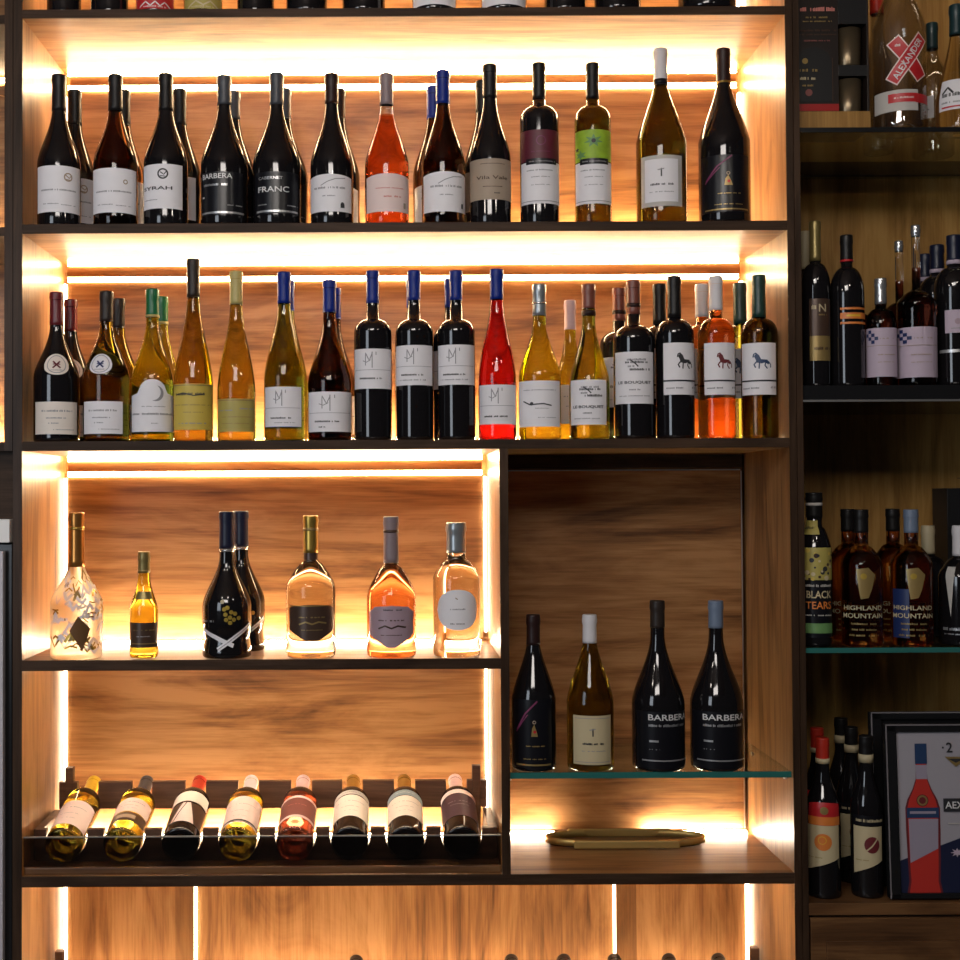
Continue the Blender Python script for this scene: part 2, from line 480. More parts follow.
# ------------------------------------------------------------------ the main shelving unit
XL, XR = -.734, .802           # clear width inside the side panels
DV0, DV1 = .221, .238          # middle divider
YB = .36                       # back
PF = .330                      # face of the back panels
unit = thing('shelving_unit', 'tall walnut wine shelving unit with dark edges and glowing light strips', 'shelf unit', (.034, .18, 0))
def upart(name, mat, *boxes, bev=0.0, parent=unit):
    mb = MB()
    for b in boxes: zbox(mb, *b, mat, bev)
    return mb.build(name, parent, world=True)
ZT = 1.42
# side panels: walnut inside, dark front edge
for a, b in ((XL-.018, XL), (XR, XR+.014)):
    p = upart('side_panel', 'walnut_v', (a, b, .002, YB, -Z0+.002, ZT))
    e = MB(); zbox(e, a, b, -.001, .002, -Z0+.002, ZT, 'dark_edge_v'); o = e.build('edge_strip', unit, world=True); o.location -= p.location
upart('rear_board', 'walnut_h', (XL, XR, YB, YB+.012, -1.5, ZT))
SH = []
def shelf(x0, x1, z1, th, name='shelf', dep=YB):
    p = upart(name, 'walnut_h2', (x0, x1, .003, dep, z1-th, z1))
    e = MB(); zbox(e, x0, x1, -.001, .003, z1-th, z1, 'dark_edge', .0006); e.build('edge_strip', unit, world=True)
    return p
Z_0, Z_1, Z_2, Z_3, Z_4 = (wp(389, q, 0)[1] for q in (8, 222.5, 439.8, 658.8, 875)); Z_5 = Z_4-.398
bk = lambda py: wp(389, py, PF)[1]      # height of a line of the photo on the back panels
shelf(XL, XR, Z_0, .017); shelf(XL, XR, Z_1, .019); shelf(XL, XR, Z_2, .019)
shelf(XL, DV0, Z_3, .021); shelf(XL, XR, Z_4, .021); shelf(XL, XR, Z_5, .021)
upart('top_board', 'walnut_h2', (XL-.018, XR+.014, 0, YB, ZT, ZT+.02))
d = upart('divider', 'walnut_v', (DV0, DV1, .003, YB, Z_4, Z_2-.019))
e = MB(); zbox(e, DV0, DV1, -.001, .003, Z_4, Z_2-.019, 'dark_edge_v'); e.build('edge_strip', unit, world=True)
upart('plinth', 'dark_edge', (XL, XR, .03, .05, -Z0+.002, Z_5-.021))

def led(mat, *b, parent=unit): return upart('light_strip', mat, b)
def panel(x0, x1, z0, z1, mat): return upart('back_panel', mat, (x0, x1, PF, PF+.018, z0, z1), bev=.001)
def rail(x0, x1, z0, z1, mat='walnut_h'): return upart('light_rail', mat, (x0, x1, PF-.003, PF+.008, z0, z1), bev=.001)
G = .011                                                   # slot between back panels and cabinet sides
# top bay (only its foot is in the picture)
panel(XL+G, XR-G, Z_0+.005, ZT-.06, 'walnut_h'); rail(XL+.02, XR-.025, ZT-.05, ZT-.03); led('led_line', XL+.01, XR-.01, PF+.004, PF+.008, ZT-.017, ZT-.008)
led('led_side', XR-.009, XR-.004, PF-.006, PF+.010, Z_0+.01, ZT-.03)
# first row in full view
panel(XL+G, XR-G, Z_1+.005, bk(89.3), 'walnut_h'); rail(XL+.018, XR-.012, bk(84.5), bk(75))
led('led_top', XL+.012, XR-.012, PF-.006, PF+.003, bk(75)+.001, Z_0-.0185); led('led_line', XL+.012, XR-.012, PF-.003, PF+.006, bk(89.6), bk(84.5))
# second row
panel(XL+G, XR-G, Z_2+.005, bk(280), 'walnut_h2')
rail(XL+.012, XR-.008, bk(276), bk(265)); led('led_top', XL+.012, XR-.012, PF-.006, PF+.003, bk(265)+.0005, Z_1-.0195); led('led_line', XL+.012, XR-.012, PF-.003, PF+.006, bk(280.5), bk(276))
for z0, z1 in ((Z_1+.02, .915), (Z_2+.02, .488), (Z_0+.02, 1.30)):
    led('led_side', XL+.003, XL+.008, PF-.006, PF+.010, z0, z1); led('led_side', XR-.008, XR-.003, PF-.006, PF+.010, z0, z1)
    led('led_floor_low', XL+.02, XR-.02, .288, .298, z0-.0198, z0-.014)
# third row, left
panel(XL+G, DV0-G, Z_3+.005, bk(475), 'walnut_h'); rail(XL+.012, DV0-.012, bk(470.5), bk(460))
led('led_top', XL+.012, DV0-.012, PF-.006, PF+.003, bk(460)+.0005, Z_2-.0195); led('led_line', XL+.012, DV0-.012, PF-.003, PF+.006, bk(475.2), bk(470.5))
led('led_side', XL+.003, XL+.008, PF-.006, PF+.010, Z_3+.02, .05); led('led_side', DV0-.008, DV0-.003, PF-.006, PF+.010, Z_3+.02, .05)
led('led_floor', XL+.02, DV0-.02, .285, .297, Z_3, Z_3+.006)
# fourth row, left (bottle rack)
panel(XL+G, DV0-G, Z_4+.005, Z_3-.026, 'walnut_h2')
led('led_side', XL+.003, XL+.008, PF-.006, PF+.010, Z_4+.02, Z_3-.03); led('led_side', DV0-.008, DV0-.003, PF-.006, PF+.010, Z_4+.02, Z_3-.03)
led('led_floor', XL+.03, DV0-.03, .292, .306, Z_4, Z_4+.006)
led('led_under_fill', XL+.03, DV0-.03, .09, .105, Z_3-.026, Z_3-.0212); led('led_under_fill', XL+.03, XR-.03, .09, .105, Z_4-.026, Z_4-.0212)  # unseen strips added under the shelves to brighten rack bottles and bottom bay
# tall right bay
panel(DV1+.003, XR-G, Z_4+.006, bk(472), 'walnut_h2'); rail(DV1+.002, XR-.008, bk(469), bk(456), 'dark_edge')
upart('light_line_trim', 'aluminium', (DV1+.003, XR-G, PF+.001, PF+.010, bk(472)+.0003, bk(472)+.003), (XR-G+.0005, XR-G+.003, PF+.001, PF+.01, Z_4+.006, .060))  # pale metal slips added in place of lines of light along the panel edge
led('led_corner', DV1+.008, DV1+.125, .304, .316, Z_4, Z_4+.006); led('led_corner', XR-.235, XR-.012, .304, .316, Z_4, Z_4+.006)
# bottom bay: three upright-grained panels between two battens
xa0, xa1 = wx(175, PF), wx(193, PF); xb0, xb1 = wx(612, PF), wx(632, PF); ZU = Z_4-.021
for a, b in ((XL+G, xa0), (xa1+.008, xb0-.006), (xb1, XR-G)): panel(a, b, Z_5+.005, ZU-.004, 'walnut_v2')
for a, b in ((xa0, xa1), (xb0, xb1)): upart('batten', 'batten_wood', (a, b, PF-.006, PF+.012, Z_5+.001, ZU))
led('led_side', XL+.003, XL+.008, PF-.006, PF+.010, Z_5+.02, ZU-.01); led('led_side', XR-.008, XR-.003, PF-.006, PF+.010, Z_5+.02, ZU-.01)
led('led_side', xa1+.002, xa1+.006, PF-.006, PF+.010, Z_5+.02, ZU-.01); led('led_side', xb0-.0045, xb0-.0015, PF-.006, PF+.010, Z_5+.02, ZU-.01)
led('led_floor', XL+.03, XR-.03, .292, .306, Z_5, Z_5+.006)
# pins that carry the glass shelf
mb = MB()
for x0, x1 in ((DV1, DV1+.006), (XR-.006, XR)):
    for y in (.04, .28): zbox(mb, x0, x1, y, y+.010, -.570, -.5625, 'aluminium', .001)
mb.build('shelf_pin', unit, world=True)

# glass shelf of the right bay: clear sheet with a green polished front edge
gs = thing('glass_shelf', 'green-edged glass shelf under the four bottles in the right bay', 'shelf', (.52, .16, Z0-.556))
mb = MB(); zbox(mb, DV1+.001, XR-.001, .012, .318, -.560, -.548, 'shelf_glass'); mb.build('glass_sheet', gs, world=True)
mb = MB(); zbox(mb, DV1+.001, XR-.001, .009, .012, -.560, -.548, 'glass_edge'); o = mb.build('polished_edge', gs, world=True); o['label'] = 'green polished front edge'

# ------------------------------------------------------------------ bottle racks
def notched(mb, x0, x1, y0, y1, z0, z1, centres, zc, r, mat):
    """an upright board with round notches open to the top"""
    prof = [(x0, z1)]
    for c in sorted(centres):
        h = min(r, 10); prof += [(c-h, z1)]
        for i in range(13):
            a = PI+PI*i/12; prof.append((c+h*math.cos(a), min(z1, zc+h*math.sin(a)) if zc+h*math.sin(a) < z1 else z1))
        prof += [(c+h, z1)]
    prof.append((x1, z1))
    top = []
    for q in prof:
        if not top or q[0] > top[-1][0]+1e-6 or abs(q[1]-top[-1][1]) > 1e-6: top.append(q)
    n = len(top); vs = []
    for y in (y0, y1):
        vs += [(x, y, Z0+z) for x, z in top]+[(x, y, Z0+z0) for x, z in top]
    fs = []
    for i in range(n-1):
        fs += [(i, n+i, n+i+1, i+1), (2*n+i, 2*n+i+1, 3*n+i+1, 3*n+i), (i, i+1, 2*n+i+1, 2*n+i), (n+i, 3*n+i, 3*n+i+1, n+i+1)]
    fs += [(0, 2*n, 3*n, n), (n-1, 2*n-1, 4*n-1, 3*n-1)]
    mb.add(vs, fs, mat)

TILT = math.radians(13.5)
def rack(x0, x1, zs, centres, label):
    r = thing('bottle_rack', label, 'rack', ((x0+x1)/2, .15, Z0+zs))
    zc = lambda y: zs+.053+(y-.03)*math.tan(TILT)
    mb = MB(); notched(mb, x0+.012, x1-.012, .060, .076, zs+.0145, zs+.078, centres, zc(.068)+.001, .0418, 'rack_wood'); mb.build('front_rail', r, world=True)
    mb = MB(); notched(mb, x0+.012, x1-.012, .248, .264, zs+.076, zs+.134, centres, zc(.256)+.004, .023, 'rack_wood'); mb.build('rear_rail', r, world=True)
    mb = MB(); zbox(mb, x0+.002, x1-.002, .010, .070, zs+.0005, zs+.0145, 'cabinet_wood', .002); mb.build('base_rail', r, world=True)
    for c in (x0+.003, x1-.021):
        mb = MB(); zbox(mb, c, c+.018, .076, .248, zs+.0005, zs+.075, 'rack_wood', .001); mb.build('side_rail', r, world=True)
        c2 = c+(.022 if c < 0 else -.022) if x1 < .5 else c
        mb = MB(); zbox(mb, c2, c2+.018, .246, .266, zs+.0005, zs+.166, 'rack_wood', .002); mb.build('end_post', r, world=True)
    mb = MB(); zbox(mb, x0+.002, x1-.002, .004, .009, zs+.018, zs+.076, 'acrylic', .0008); zbox(mb, x0+.002, x1-.002, .0035, .0095, zs+.0755, zs+.0775, 'acrylic_edge'); o = mb.build('front_guard', r, world=True); o['label'] = 'clear acrylic guard strip'
    return r
rack_c = [wx(p, .03) for p in (63, 121, 179, 236, 293, 348, 404, 460)]
rack(XL, DV0, Z_4, rack_c, 'dark notched wine rack with clear front guard holding eight lying bottles')
low_px = (354, 508, 560, 610, 664, 713)
low_c = [wx(p, .312) for p in low_px]
rack(XL, XR, Z_5, low_c, 'dark notched wine rack in the lowest bay at the bottom edge of the photo')

def lying(cx, zs, spec, label, group):
    return make_bottle((cx, .03, Z0+zs+.053), (-(PI/2-TILT), 0, 0), spec, label, group)
def lspec(shape, glass, cap, labels, H=.292, R=.0375, capz=.225, **k):
    d = dict(shape=shape, H=H, R=R, rn=.0142, zs=(.17 if shape == 'bord' else .13), zn=(.212 if shape == 'bord' else .215), glass=glass, capz=capz, cap=cap, labels=labels); d.update(k); return d
def lab(z0, z1, mat, items=(), W=.10, shp='rect', part='label'): return (part, 0, W, z0, z1, mat, shp, list(items))
S1 = [('s', .2, .8, .3, 1.3, 'ink_grey'), ('s', .3, .7, .55, 1, 'ink_grey'), ('s', .35, .65, .75, .8, 'ink_grey')]
RG = 'bottles lying in the notched rack'
lying(rack_c[0], Z_4, lspec('bord', 'g_yellowdark', 'foil_yellow', [lab(.022, .125, 'paper_pink', S1)]), 'lying white wine bottle with yellow capsule, first in the rack beside the side panel', RG)
lying(rack_c[1], Z_4, lspec('bord', 'g_yellowdark', 'foil_grey', [lab(.075, .135, 'paper_pink', S1), lab(.035, .072, 'label_brown', [('r', .3, .3, .7, .7, 'paper_tan')], part='lower_label')]), 'lying white wine bottle with dark grey capsule and split pink label', RG)
lying(rack_c[2], Z_4, lspec('bord', 'g_black', 'foil_red', [lab(.120, .165, 'paper_warm', []), lab(.030, .112, 'label_brown', [('p', [(.42, .0), (.58, .0), (.75, 1), (.25, 1)], 'paper_pink'), ('l', [(.5, 0), (.4, .5), (.32, 1)], 1, 'ink')], part='lower_label')]), 'lying red wine bottle with bright red capsule', RG)
lying(rack_c[3], Z_4, lspec('bord', 'g_yellowdark', 'foil_white', [lab(.024, .140, 'paper_pink', S1+[('r', 0, .9, 1, .95, 'ink')])]), 'lying white wine bottle with white capsule and pale pink label', RG)
lying(rack_c[4], Z_4, lspec('bord', 'g_redbrown', 'foil_pink', [lab(.045, .14, 'label_rust', [('r', 0, 0, 1, .10, 'paper_pink'), ('r', 0, .90, 1, 1, 'paper_pink'), ('s', .3, .7, .4, 1, 'ink_pink')])]), 'lying bottle with rust red label edged in cream', RG)
lying(rack_c[5], Z_4, lspec('bord', 'g_black', 'foil_gold', [lab(.05, .145, 'paper_warm', S1), lab(.148, .166, 'paper_grey', [('s', .3, .7, .5, .8, 'ink')], part='neck_band')]), 'lying bottle with gold capsule, cream label and grey green shoulder band', RG)
lying(rack_c[6], Z_4, lspec('bord', 'g_black', 'foil_gold', [lab(.05, .140, 'paper_warm', S1), lab(.142, .166, 'label_steel', [('s', .3, .7, .5, .8, 'ink_white')], part='neck_band')]), 'lying bottle with gold capsule, cream label and teal shoulder band', RG)
lying(rack_c[7], Z_4, lspec('bord', 'g_black', 'foil_pink', [lab(.05, .148, 'label_plum', [('s', .25, .75, .35, 1.3, 'ink_grey'), ('s', .3, .7, .5, 1, 'ink_grey')]), lab(.150, .168, 'paper_pink', part='neck_band')]), 'lying bottle with dark plum label, last in the rack beside the divider', RG)
LG = 'bottles lying in the lowest rack'
b0 = lying(low_c[0], Z_5, lspec('bord', 'g_black', 'foil_greybrown', [lab(.05, .14, 'paper', S1)]), 'brown bottle top peeping over the bottom edge, alone left of the others', LG)
for c, lb in zip(low_c[1:], ('brown bottle top at the bottom edge, below the middle divider', 'brown bottle top at the bottom edge, below the pale-capsuled bottle of the glass shelf',
        'brown bottle top at the bottom edge, just left of the right batten', 'brown bottle top at the bottom edge, first right of the right batten', 'brown bottle top at the bottom edge, nearest the right side panel')):
    l = b0.location.copy(); l.x = c; copy_tree(b0, l, lb, LG)

# brass oval tray on the floor of the right bay
tray = thing('brass_tray', 'long oval brass tray with low rim lying under the glass shelf', 'tray', (wx(622, .235), .235, Z0+Z_4+.0005))
a, bq = .173, .048; n = 64
oval = []
for i in range(n):
    t = 2*PI*i/n; ct, st = math.cos(t), math.sin(t)
    oval.append((math.copysign(abs(ct)**.75, ct)*a, math.copysign(abs(st)**.9, st)*bq))
vs = []; fs = []
for (k, z) in ((1., 0.003), (1., .017), (.975, .017), (.965, .003)):
    vs += [(x*(k if k == 1 else 1-(1-k)*1), y*(k if k == 1 else 1-(1-k)*2.2), z) for x, y in oval]
for q in range(3): fs += [(q*n+i, q*n+(i+1) % n, (q+1)*n+(i+1) % n, (q+1)*n+i) for i in range(n)]
fs += [(3*n+i, 3*n+(i+1) % n, (i+1) % n, i) for i in range(n)]
mb = MB(); mb.add(vs, fs, 'brass', True); mb.build('rim', tray)
for y, z in ((-.050, .004), (.046, .005)):
    mb = MB(); mb.box(-.118, .108, y-.004, y+.004, z-.003, z+.014, 'brass', .003); mb.build('side_bar', tray)
mb = MB(); mb.add([(x*.96, y*.93, .003) for x, y in oval]+[(x*.96, y*.93, 0) for x, y in oval], [tuple(range(n)), tuple(range(2*n-1, n-1, -1))]+[(i, n+i, n+(i+1) % n, (i+1) % n) for i in range(n)], 'cabinet_wood'); mb.build('base', tray)
# ------------------------------------------------------------------ bottles, shelf by shelf
# top shelf: only the feet of the bottles are in the picture
G0 = 'bottles on the top shelf'
def top_b(x0, x1, label, glass='g_black', lab=None, shape='bord', y=.055):
    cx, w = (x0+x1)/2, x1-x0
    return bottle(cx, -138, w, Z_0, label, shape, sh=-85, nk=-98, nw=14, cap=-105, capm='foil_black', glass=glass, y=y, labels=[lab] if lab else [], group=G0)
top_b(47, 81, 'dark bottle foot on the top shelf, nearest the left side panel')
top_b(91, 128, 'dark bottle foot on the top shelf, just left of the red label')
top_b(136, 174, 'bottle foot on the top shelf with red label and white scrolls', lab=('label', 137, 173, -60, 9, 'ink_red', 'rect', [('l', [(.15, .97), (.3, .90), (.4, .96), (.5, .90), (.6, .96), (.7, .90), (.85, .97)], 1.2, 'ink_white'), ('s', .25, .75, .97, 1.4, 'paper_pink')]))
top_b(184, 222, 'bottle foot on the top shelf with yellow green label', 'g_olive', lab=('label', 185, 221, -60, 9, 'paper_olive', 'rect', [('l', [(.15, .98), (.35, .89), (.5, .95), (.65, .89), (.85, .98)], 1.6, 'paper_cream'), ('s', .25, .75, .97, 1.6, 'paper_cream')]))
top_b(237, 274, 'dark bottle foot on the top shelf, first right of the yellow green label')
top_b(286, 327, 'dark bottle foot on the top shelf, second right of the yellow green label')
top_b(342, 385, 'dark bottle foot on the top shelf, just left of the first white label')
top_b(412, 456, 'bottle foot on the top shelf with white label, left of two', lab=('label', 413, 455, -50, 5, 'paper', 'rect', S1[:0]))
top_b(481, 526, 'bottle foot on the top shelf with white label, right of two', lab=('label', 482, 525, -50, 5, 'paper', 'rect', []))
top_b(544, 585, 'dark bottle foot on the top shelf, first right of the white labels')
top_b(594, 640, 'dark bottle foot on the top shelf, second right of the white labels')
top_b(678, 735, 'wide dark bottle foot on the top shelf, nearest the right side panel')

# first row
G1 = 'wine bottles on the upper shelf'
GB1 = 'bottles half hidden behind the upper shelf front row'
K = [('s', .15, .85, .52, 1.8, 'ink_grey'), ('s', .2, .5, .82, 1, 'ink_grey'), ('s', .55, .85, .84, .9, 'ink_grey')]
def swirl(u, v, r, m='ink_grey'): return [('o', u, v, r, m, r*.72), ('l', [(u-.05, v-.04), (u+.02, v+.02), (u+.07, v-.05)], 1, m), ('l', [(u-.06, v+.05), (u+.05, v+.06)], .9, m)]
B = {}
B[1] = bottle(59, 76, 43, Z_1, 'dark burgundy-style bottle with white label and swirl emblem, first on the upper shelf', 'burg', 166, 108, 13.5, 112, 'foil_black', 'g_black', labels=[('label', 38.6, 79, 166, 212.5, 'paper', 'rect', K+swirl(.68, .24, 4.5, 'paper_tan'))], group=G1)
B[2] = bottle(115.5, 76, 44, Z_1, 'brown-black bottle with plain white label, second on the upper shelf', 'burg', 166, 108, 13.5, 112, 'foil_black', 'g_darkbrown', labels=[('label', 94, 135.5, 168.5, 213, 'paper', 'rect', K+[('o', .72, .3, 2.5, 'paper_tan', 1.4)])], group=G1)
B[3] = bottle(166, 75, 44, Z_1, 'dark bottle with white label printed with a round black emblem', 'burg', 164, 106, 13.5, 112, 'foil_black', 'g_black', labels=[('label', 144.5, 182, 164.5, 209, 'paper', 'rect', swirl(.56, .22, 5.5, 'ink')+[('t', 'SYRAH', .42, .54, 3.6, 'ink', 0, .68), ('s', .05, .45, .8, 1, 'ink_grey')])], group=G1)
BAR = [('t', 'BARBERA', .37, .10, 5.2, 'ink_white', 0, .70), ('s', .05, .62, .30, 2.4, 'ink_silver'), ('r', .04, .56, .10, .60, 'ink_white'), ('s', .62, .95, .78, 1.2, 'ink_silver'), ('r', 0, .93, 1, .975, 'ink_silver')]
B[4] = bottle(224.5, 77, 47, Z_1, 'black bottle lettered BARBERA with grey capsule on the upper shelf', 'burg', 166, 107, 13.5, 106, 'foil_grey', 'g_black', labels=[('label', 203, 243, 172, 215, 'label_black', 'rect', BAR)], group=G1)
B[5] = bottle(277, 74.5, 48, Z_1, 'black bottle lettered FRANC with grey capsule', 'burg', 166, 106, 13.5, 106, 'foil_grey', 'g_black', labels=[('label', 256, 298, 172, 214, 'label_black', 'rect', [('t', 'CABERNET', .36, .15, 3.0, 'ink_silver', 0, .50), ('t', 'FRANC', .42, .42, 5.8, 'ink_white', 0, .64), ('s', .1, .3, .78, 1.2, 'ink_silver'), ('s', .7, .95, .80, 1.2, 'ink_silver'), ('r', .06, .92, .96, .965, 'ink_silver')])], group=G1)
SW = [('l', [(.35, .30), (.48, .20), (.62, .13), (.82, .10)], .8, 'ink_grey'), ('s', .2, .82, .36, 2.2, 'ink_grey'), ('s', .38, .62, .58, 1.2, 'ink_grey')]
B[6] = bottle(332, 75, 43, Z_1, 'dark bottle with maroon black capsule and white label with sketch line, left of the rosé', 'burg', 166, 106, 13, 105, 'foil_brown', 'g_black', labels=[('label', 310.5, 351, 174.5, 212, 'paper', 'bow', SW+[('o', .76, .80, 2, 'ink'), ('r', .72, .80, .80, .90, 'ink')])], group=G1)
B[7] = bottle(387, 75, 44, Z_1, 'orange red rosé bottle with mauve capsule on the upper shelf', 'burg', 166, 106, 13, 106, 'foil_mauve', 'g_rose', fill=116, labels=[('label', 367, 408.5, 174, 212, 'paper_pink', 'bow', [('s', .25, .8, .38, 1.2, 'ink_pink'), ('s', .4, .72, .6, 2, 'ink_pink'), ('r', .78, .75, .84, .9, 'paper_tan')])], group=G1)
B[8] = bottle(443.5, 72, 43.5, Z_1, 'brown bottle with blue capsule on the upper shelf', 'burg', 164, 104, 13.5, 105, 'foil_blue', 'g_darkbrown', labels=[('label', 424, 465, 172, 212, 'paper', 'bow', SW+[('r', .80, .78, .85, .9, 'ink')])], group=G1)
B[9] = bottle(490.5, 66, 41.5, Z_1, 'dark bottle with tan label, right of the blue capsule', 'burg', 160, 100, 13.5, 99, 'foil_black', 'g_black', labels=[('label', 470.5, 511, 159, 200, 'paper_tan', 'rect', [('s', .3, .75, .12, 1, 'label_brown'), ('t', 'Vila Vale', .52, .46, 3.6, 'label_brown', 0, .60), ('s', .35, .7, .68, 1, 'label_brown'), ('s', .55, .65, .84, 1.4, 'ink')])], group=G1)
def tall(cx, l1, l2, pic, items, label, g):
    return bottle(cx, 64.5, 39 if cx < 560 else 36.5, Z_1, label, 'bord', 123, 107, 12.5, 100, 'foil_black', g, labels=[('upper_label', l1, l2, 130, 161, pic, 'rect', items), ('label', l1, l2, 162, 204, 'paper', 'rect', [('r', .18, -.08, .85, .06, 'label_black'), ('s', .25, .8, -.01, 1.2, 'ink_grey'), ('s', .2, .75, .2, 1.4, 'ink_grey'), ('s', .3, .7, .36, 1, 'ink_grey'), ('s', .3, .7, .55, .8, 'ink_grey'), ('r', .02, .93, .98, .945, 'ink_grey')])], group=G1)
B[10] = tall(539.5, 521.5, 558.5, 'paper_maroon', [('o', .5, .35, 5, 'ink_purple', 4), ('s', .3, .7, .7, 1, 'ink_purple')], 'tall bottle with maroon and white labels', 'g_black')
B[11] = tall(593, 576, 610.5, 'paper_green', [('p', star(.5, .36, .22, 7), 'ink_green'), ('o', .5, .36, 2.2, 'ink'), ('p', star(.2, .8, .16, 6), 'ink_green'), ('p', star(.1, .6, .08), 'ink')], 'tall bottle with bright green picture label', 'g_oliveblack')
SMALLP = [('r', .10, .06, .90, .93, 'paper_grey'), ('r', .12, .075, .88, .915, 'paper'), ('l', [(.5, .26), (.5, .42)], 1.4, 'ink'), ('l', [(.42, .29), (.56, .27)], 1, 'ink_grey'), ('s', .26, .76, .57, 2.2, 'ink'), ('s', .24, .8, .72, 1, 'ink_grey')]
B[12] = bottle(661.5, 50, 50, Z_1, 'large olive bottle with silver white capsule on the upper shelf', 'cone', 143, 86, 13, 86, 'foil_white', 'g_oliveblack', labels=[('label', 642, 681, 155.5, 206.5, 'paper_grey', 'rect', SMALLP)], group=G1, ring=[(80.5, 86, 'label_black')])
EMB = [('l', [(.12, .45), (.35, .2), (.62, .02)], 1.6, 'ink_purple'), ('l', [(.10, .48), (.40, .22)], 1, 'ink_purple'), ('p', [(.50, .42), (.55, .36), (.60, .46), (.63, .54), (.48, .54)], 'label_gold'), ('o', .56, .47, 1.5, 'ink_red'), ('o', .55, .33, 1.8, 'paper_tan', 1), ('s', .36, .78, .68, 1.2, 'label_gold'), ('s', .30, .82, .87, 1.2, 'label_gold'), ('r', .10, .945, .95, .97, 'label_gold')]
B[13] = bottle(724.5, 50, 51, Z_1, 'large black bottle with dark label and gold ring, last on the upper shelf', 'cone', 143, 86, 13.5, 85, 'foil_brown', 'g_black', labels=[('label', 703, 747, 155, 212, 'label_black', 'rect', EMB)], group=G1, ring=[(82.5, 84.5, 'foil_gold')])
for k, dx, lb in ((1, .008, 'dark bottle neck behind the first bottle of the upper shelf'), (2, -.004, 'dark bottle neck behind the second bottle of the upper shelf'), (3, .012, 'dark bottle behind the round emblem label on the upper shelf'),
               (4, .007, 'grey-capsuled bottle behind the BARBERA bottle of the upper shelf'), (5, .008, 'grey-capsuled bottle behind the FRANC bottle'), (6, .011, 'dark bottle neck behind the bottle left of the rosé'),
               (8, -.016, 'blue-capsuled bottle behind the blue capsule on the upper shelf'), (9, -.008, 'dark bottle neck behind the tan label')):
    behind(B[k], dx, .103, lb, GB1)

# second row
G2 = 'wine bottles on the middle shelf'; GB2 = 'bottles half hidden behind the middle shelf front row'
TXT = [('s', .2, .85, .28, 2, 'ink_grey'), ('s', .3, .7, .5, 1.3, 'ink_grey'), ('s', .35, .55, .66, 1.2, 'ink_grey'), ('s', .45, .9, .86, .8, 'ink_grey')]
def medal(c): return [('o', .5, .5, 9.3, 'ink_grey', 8.6), ('o', .5, .5, 7.6, 'paper_warm', 7.2), ('l', [(.36, .36), (.64, .68)], 1.6, c), ('l', [(.64, .36), (.36, .68)], 1.6, c), ('l', [(.36, .5), (.64, .5)], 1, c), ('s', .30, .7, .78, .9, 'ink_grey')]
A = {}
A[1] = bottle(56.5, 293, 45, Z_2, 'dark bottle with round shoulder medal, first on the middle shelf', 'burg', 378, 326, 13, 326, 'foil_maroon', 'g_black', labels=[('neck_label', 45, 68, 353.5, 375, 'paper_warm', 'oval', medal('foil_maroon')), ('label', 36.5, 76, 402, 434.5, 'paper_warm', 'rect', TXT)], group=G2)
A[2] = bottle(106.5, 292, 46, Z_2, 'olive bottle with round shoulder medal on the middle shelf', 'burg', 378, 324, 13, 322, 'foil_greybrown', 'g_brown', labels=[('neck_label', 91, 112, 353.5, 374, 'paper', 'oval', medal('label_navy')), ('label', 85, 122, 401.5, 434, 'paper', 'rect', TXT)], group=G2)
A[3] = bottle(152.5, 290, 42, Z_2, 'yellow green bottle with green capsule and arched moon label', 'burg', 382, 320, 12.5, 317, 'foil_green', 'g_olive2', labels=[('label', 132.5, 172.5, 379.5, 432, 'paper', 'arch', [('o', .56, .27, 8, 'ink_grey', 0), ('o', .50, .25, 8.2, 'paper'), ('s', .3, .75, .52, .9, 'ink_grey'), ('s', .06, .94, .66, 2, 'ink_grey'), ('s', .45, .6, .84, .8, 'ink_grey')])], group=G2, ring=[(315.5, 318, 'foil_tan')])
A[4] = bottle(193.5, 260, 39.5, Z_2, 'tall amber flute bottle with black capsule and yellow label', 'flute', 386, 300, 12.5, 298, 'foil_greybrown', 'g_amber', labels=[('label', 174.5, 212.5, 384, 430, 'paper_yellow', 'rect', [('r', .02, .02, .98, .04, 'label_gold'), ('s', .12, .72, .22, 2.8, 'ink'), ('l', [(.12, .24), (.3, .20), (.5, .26), (.72, .22)], 1, 'ink'), ('s', .1, .9, .46, 1.2, 'label_gold'), ('s', .3, .7, .62, 1, 'label_gold'), ('s', .2, .75, .86, 1.4, 'ink_grey')])], group=G2)
A[5] = bottle(236.5, 272, 38, Z_2, 'amber flute bottle with tan yellow capsule', 'flute', 390, 308, 12.5, 305, 'foil_tan', 'g_amber2', labels=[('label', 218, 254, 399, 432, 'paper_olive', 'rect', [('r', 0, .03, 1, .06, 'label_gold'), ('s', .1, .45, .35, 1.4, 'ink_grey'), ('s', .6, .95, .3, 1.4, 'ink_grey'), ('s', .2, .9, .55, 1, 'label_gold'), ('s', .2, .8, .75, 1, 'label_gold')])], group=G2)
def MLAB(n):
    return [('l', [(.36, .42), (.36, .10), (.44, .30), (.50, .12)], .9, 'ink_grey'), ('l', [(.30, .30), (.38, .34), (.47, .28)], .7, 'ink_grey'), ('l', [(.50, .08), (.50, .48)], .9, 'ink_grey'), ('l', [(.58, .08), (.58, .16)], .8, 'ink_grey'), ('r', .06, .525, .94, .535, 'ink_grey'), ('s', .2, .7, n, 1.8, 'ink')]
A[6] = bottle(284.5, 273, 41, Z_2, 'amber green bottle with blue capsule and white monogram label', 'flute', 380, 308, 13, 304, 'foil_blue', 'g_olive', labels=[('label', 265.5, 301, 387, 427, 'paper', 'rect', MLAB(.78)+[('s', .3, .8, .9, .8, 'ink_grey')])], group=G2)
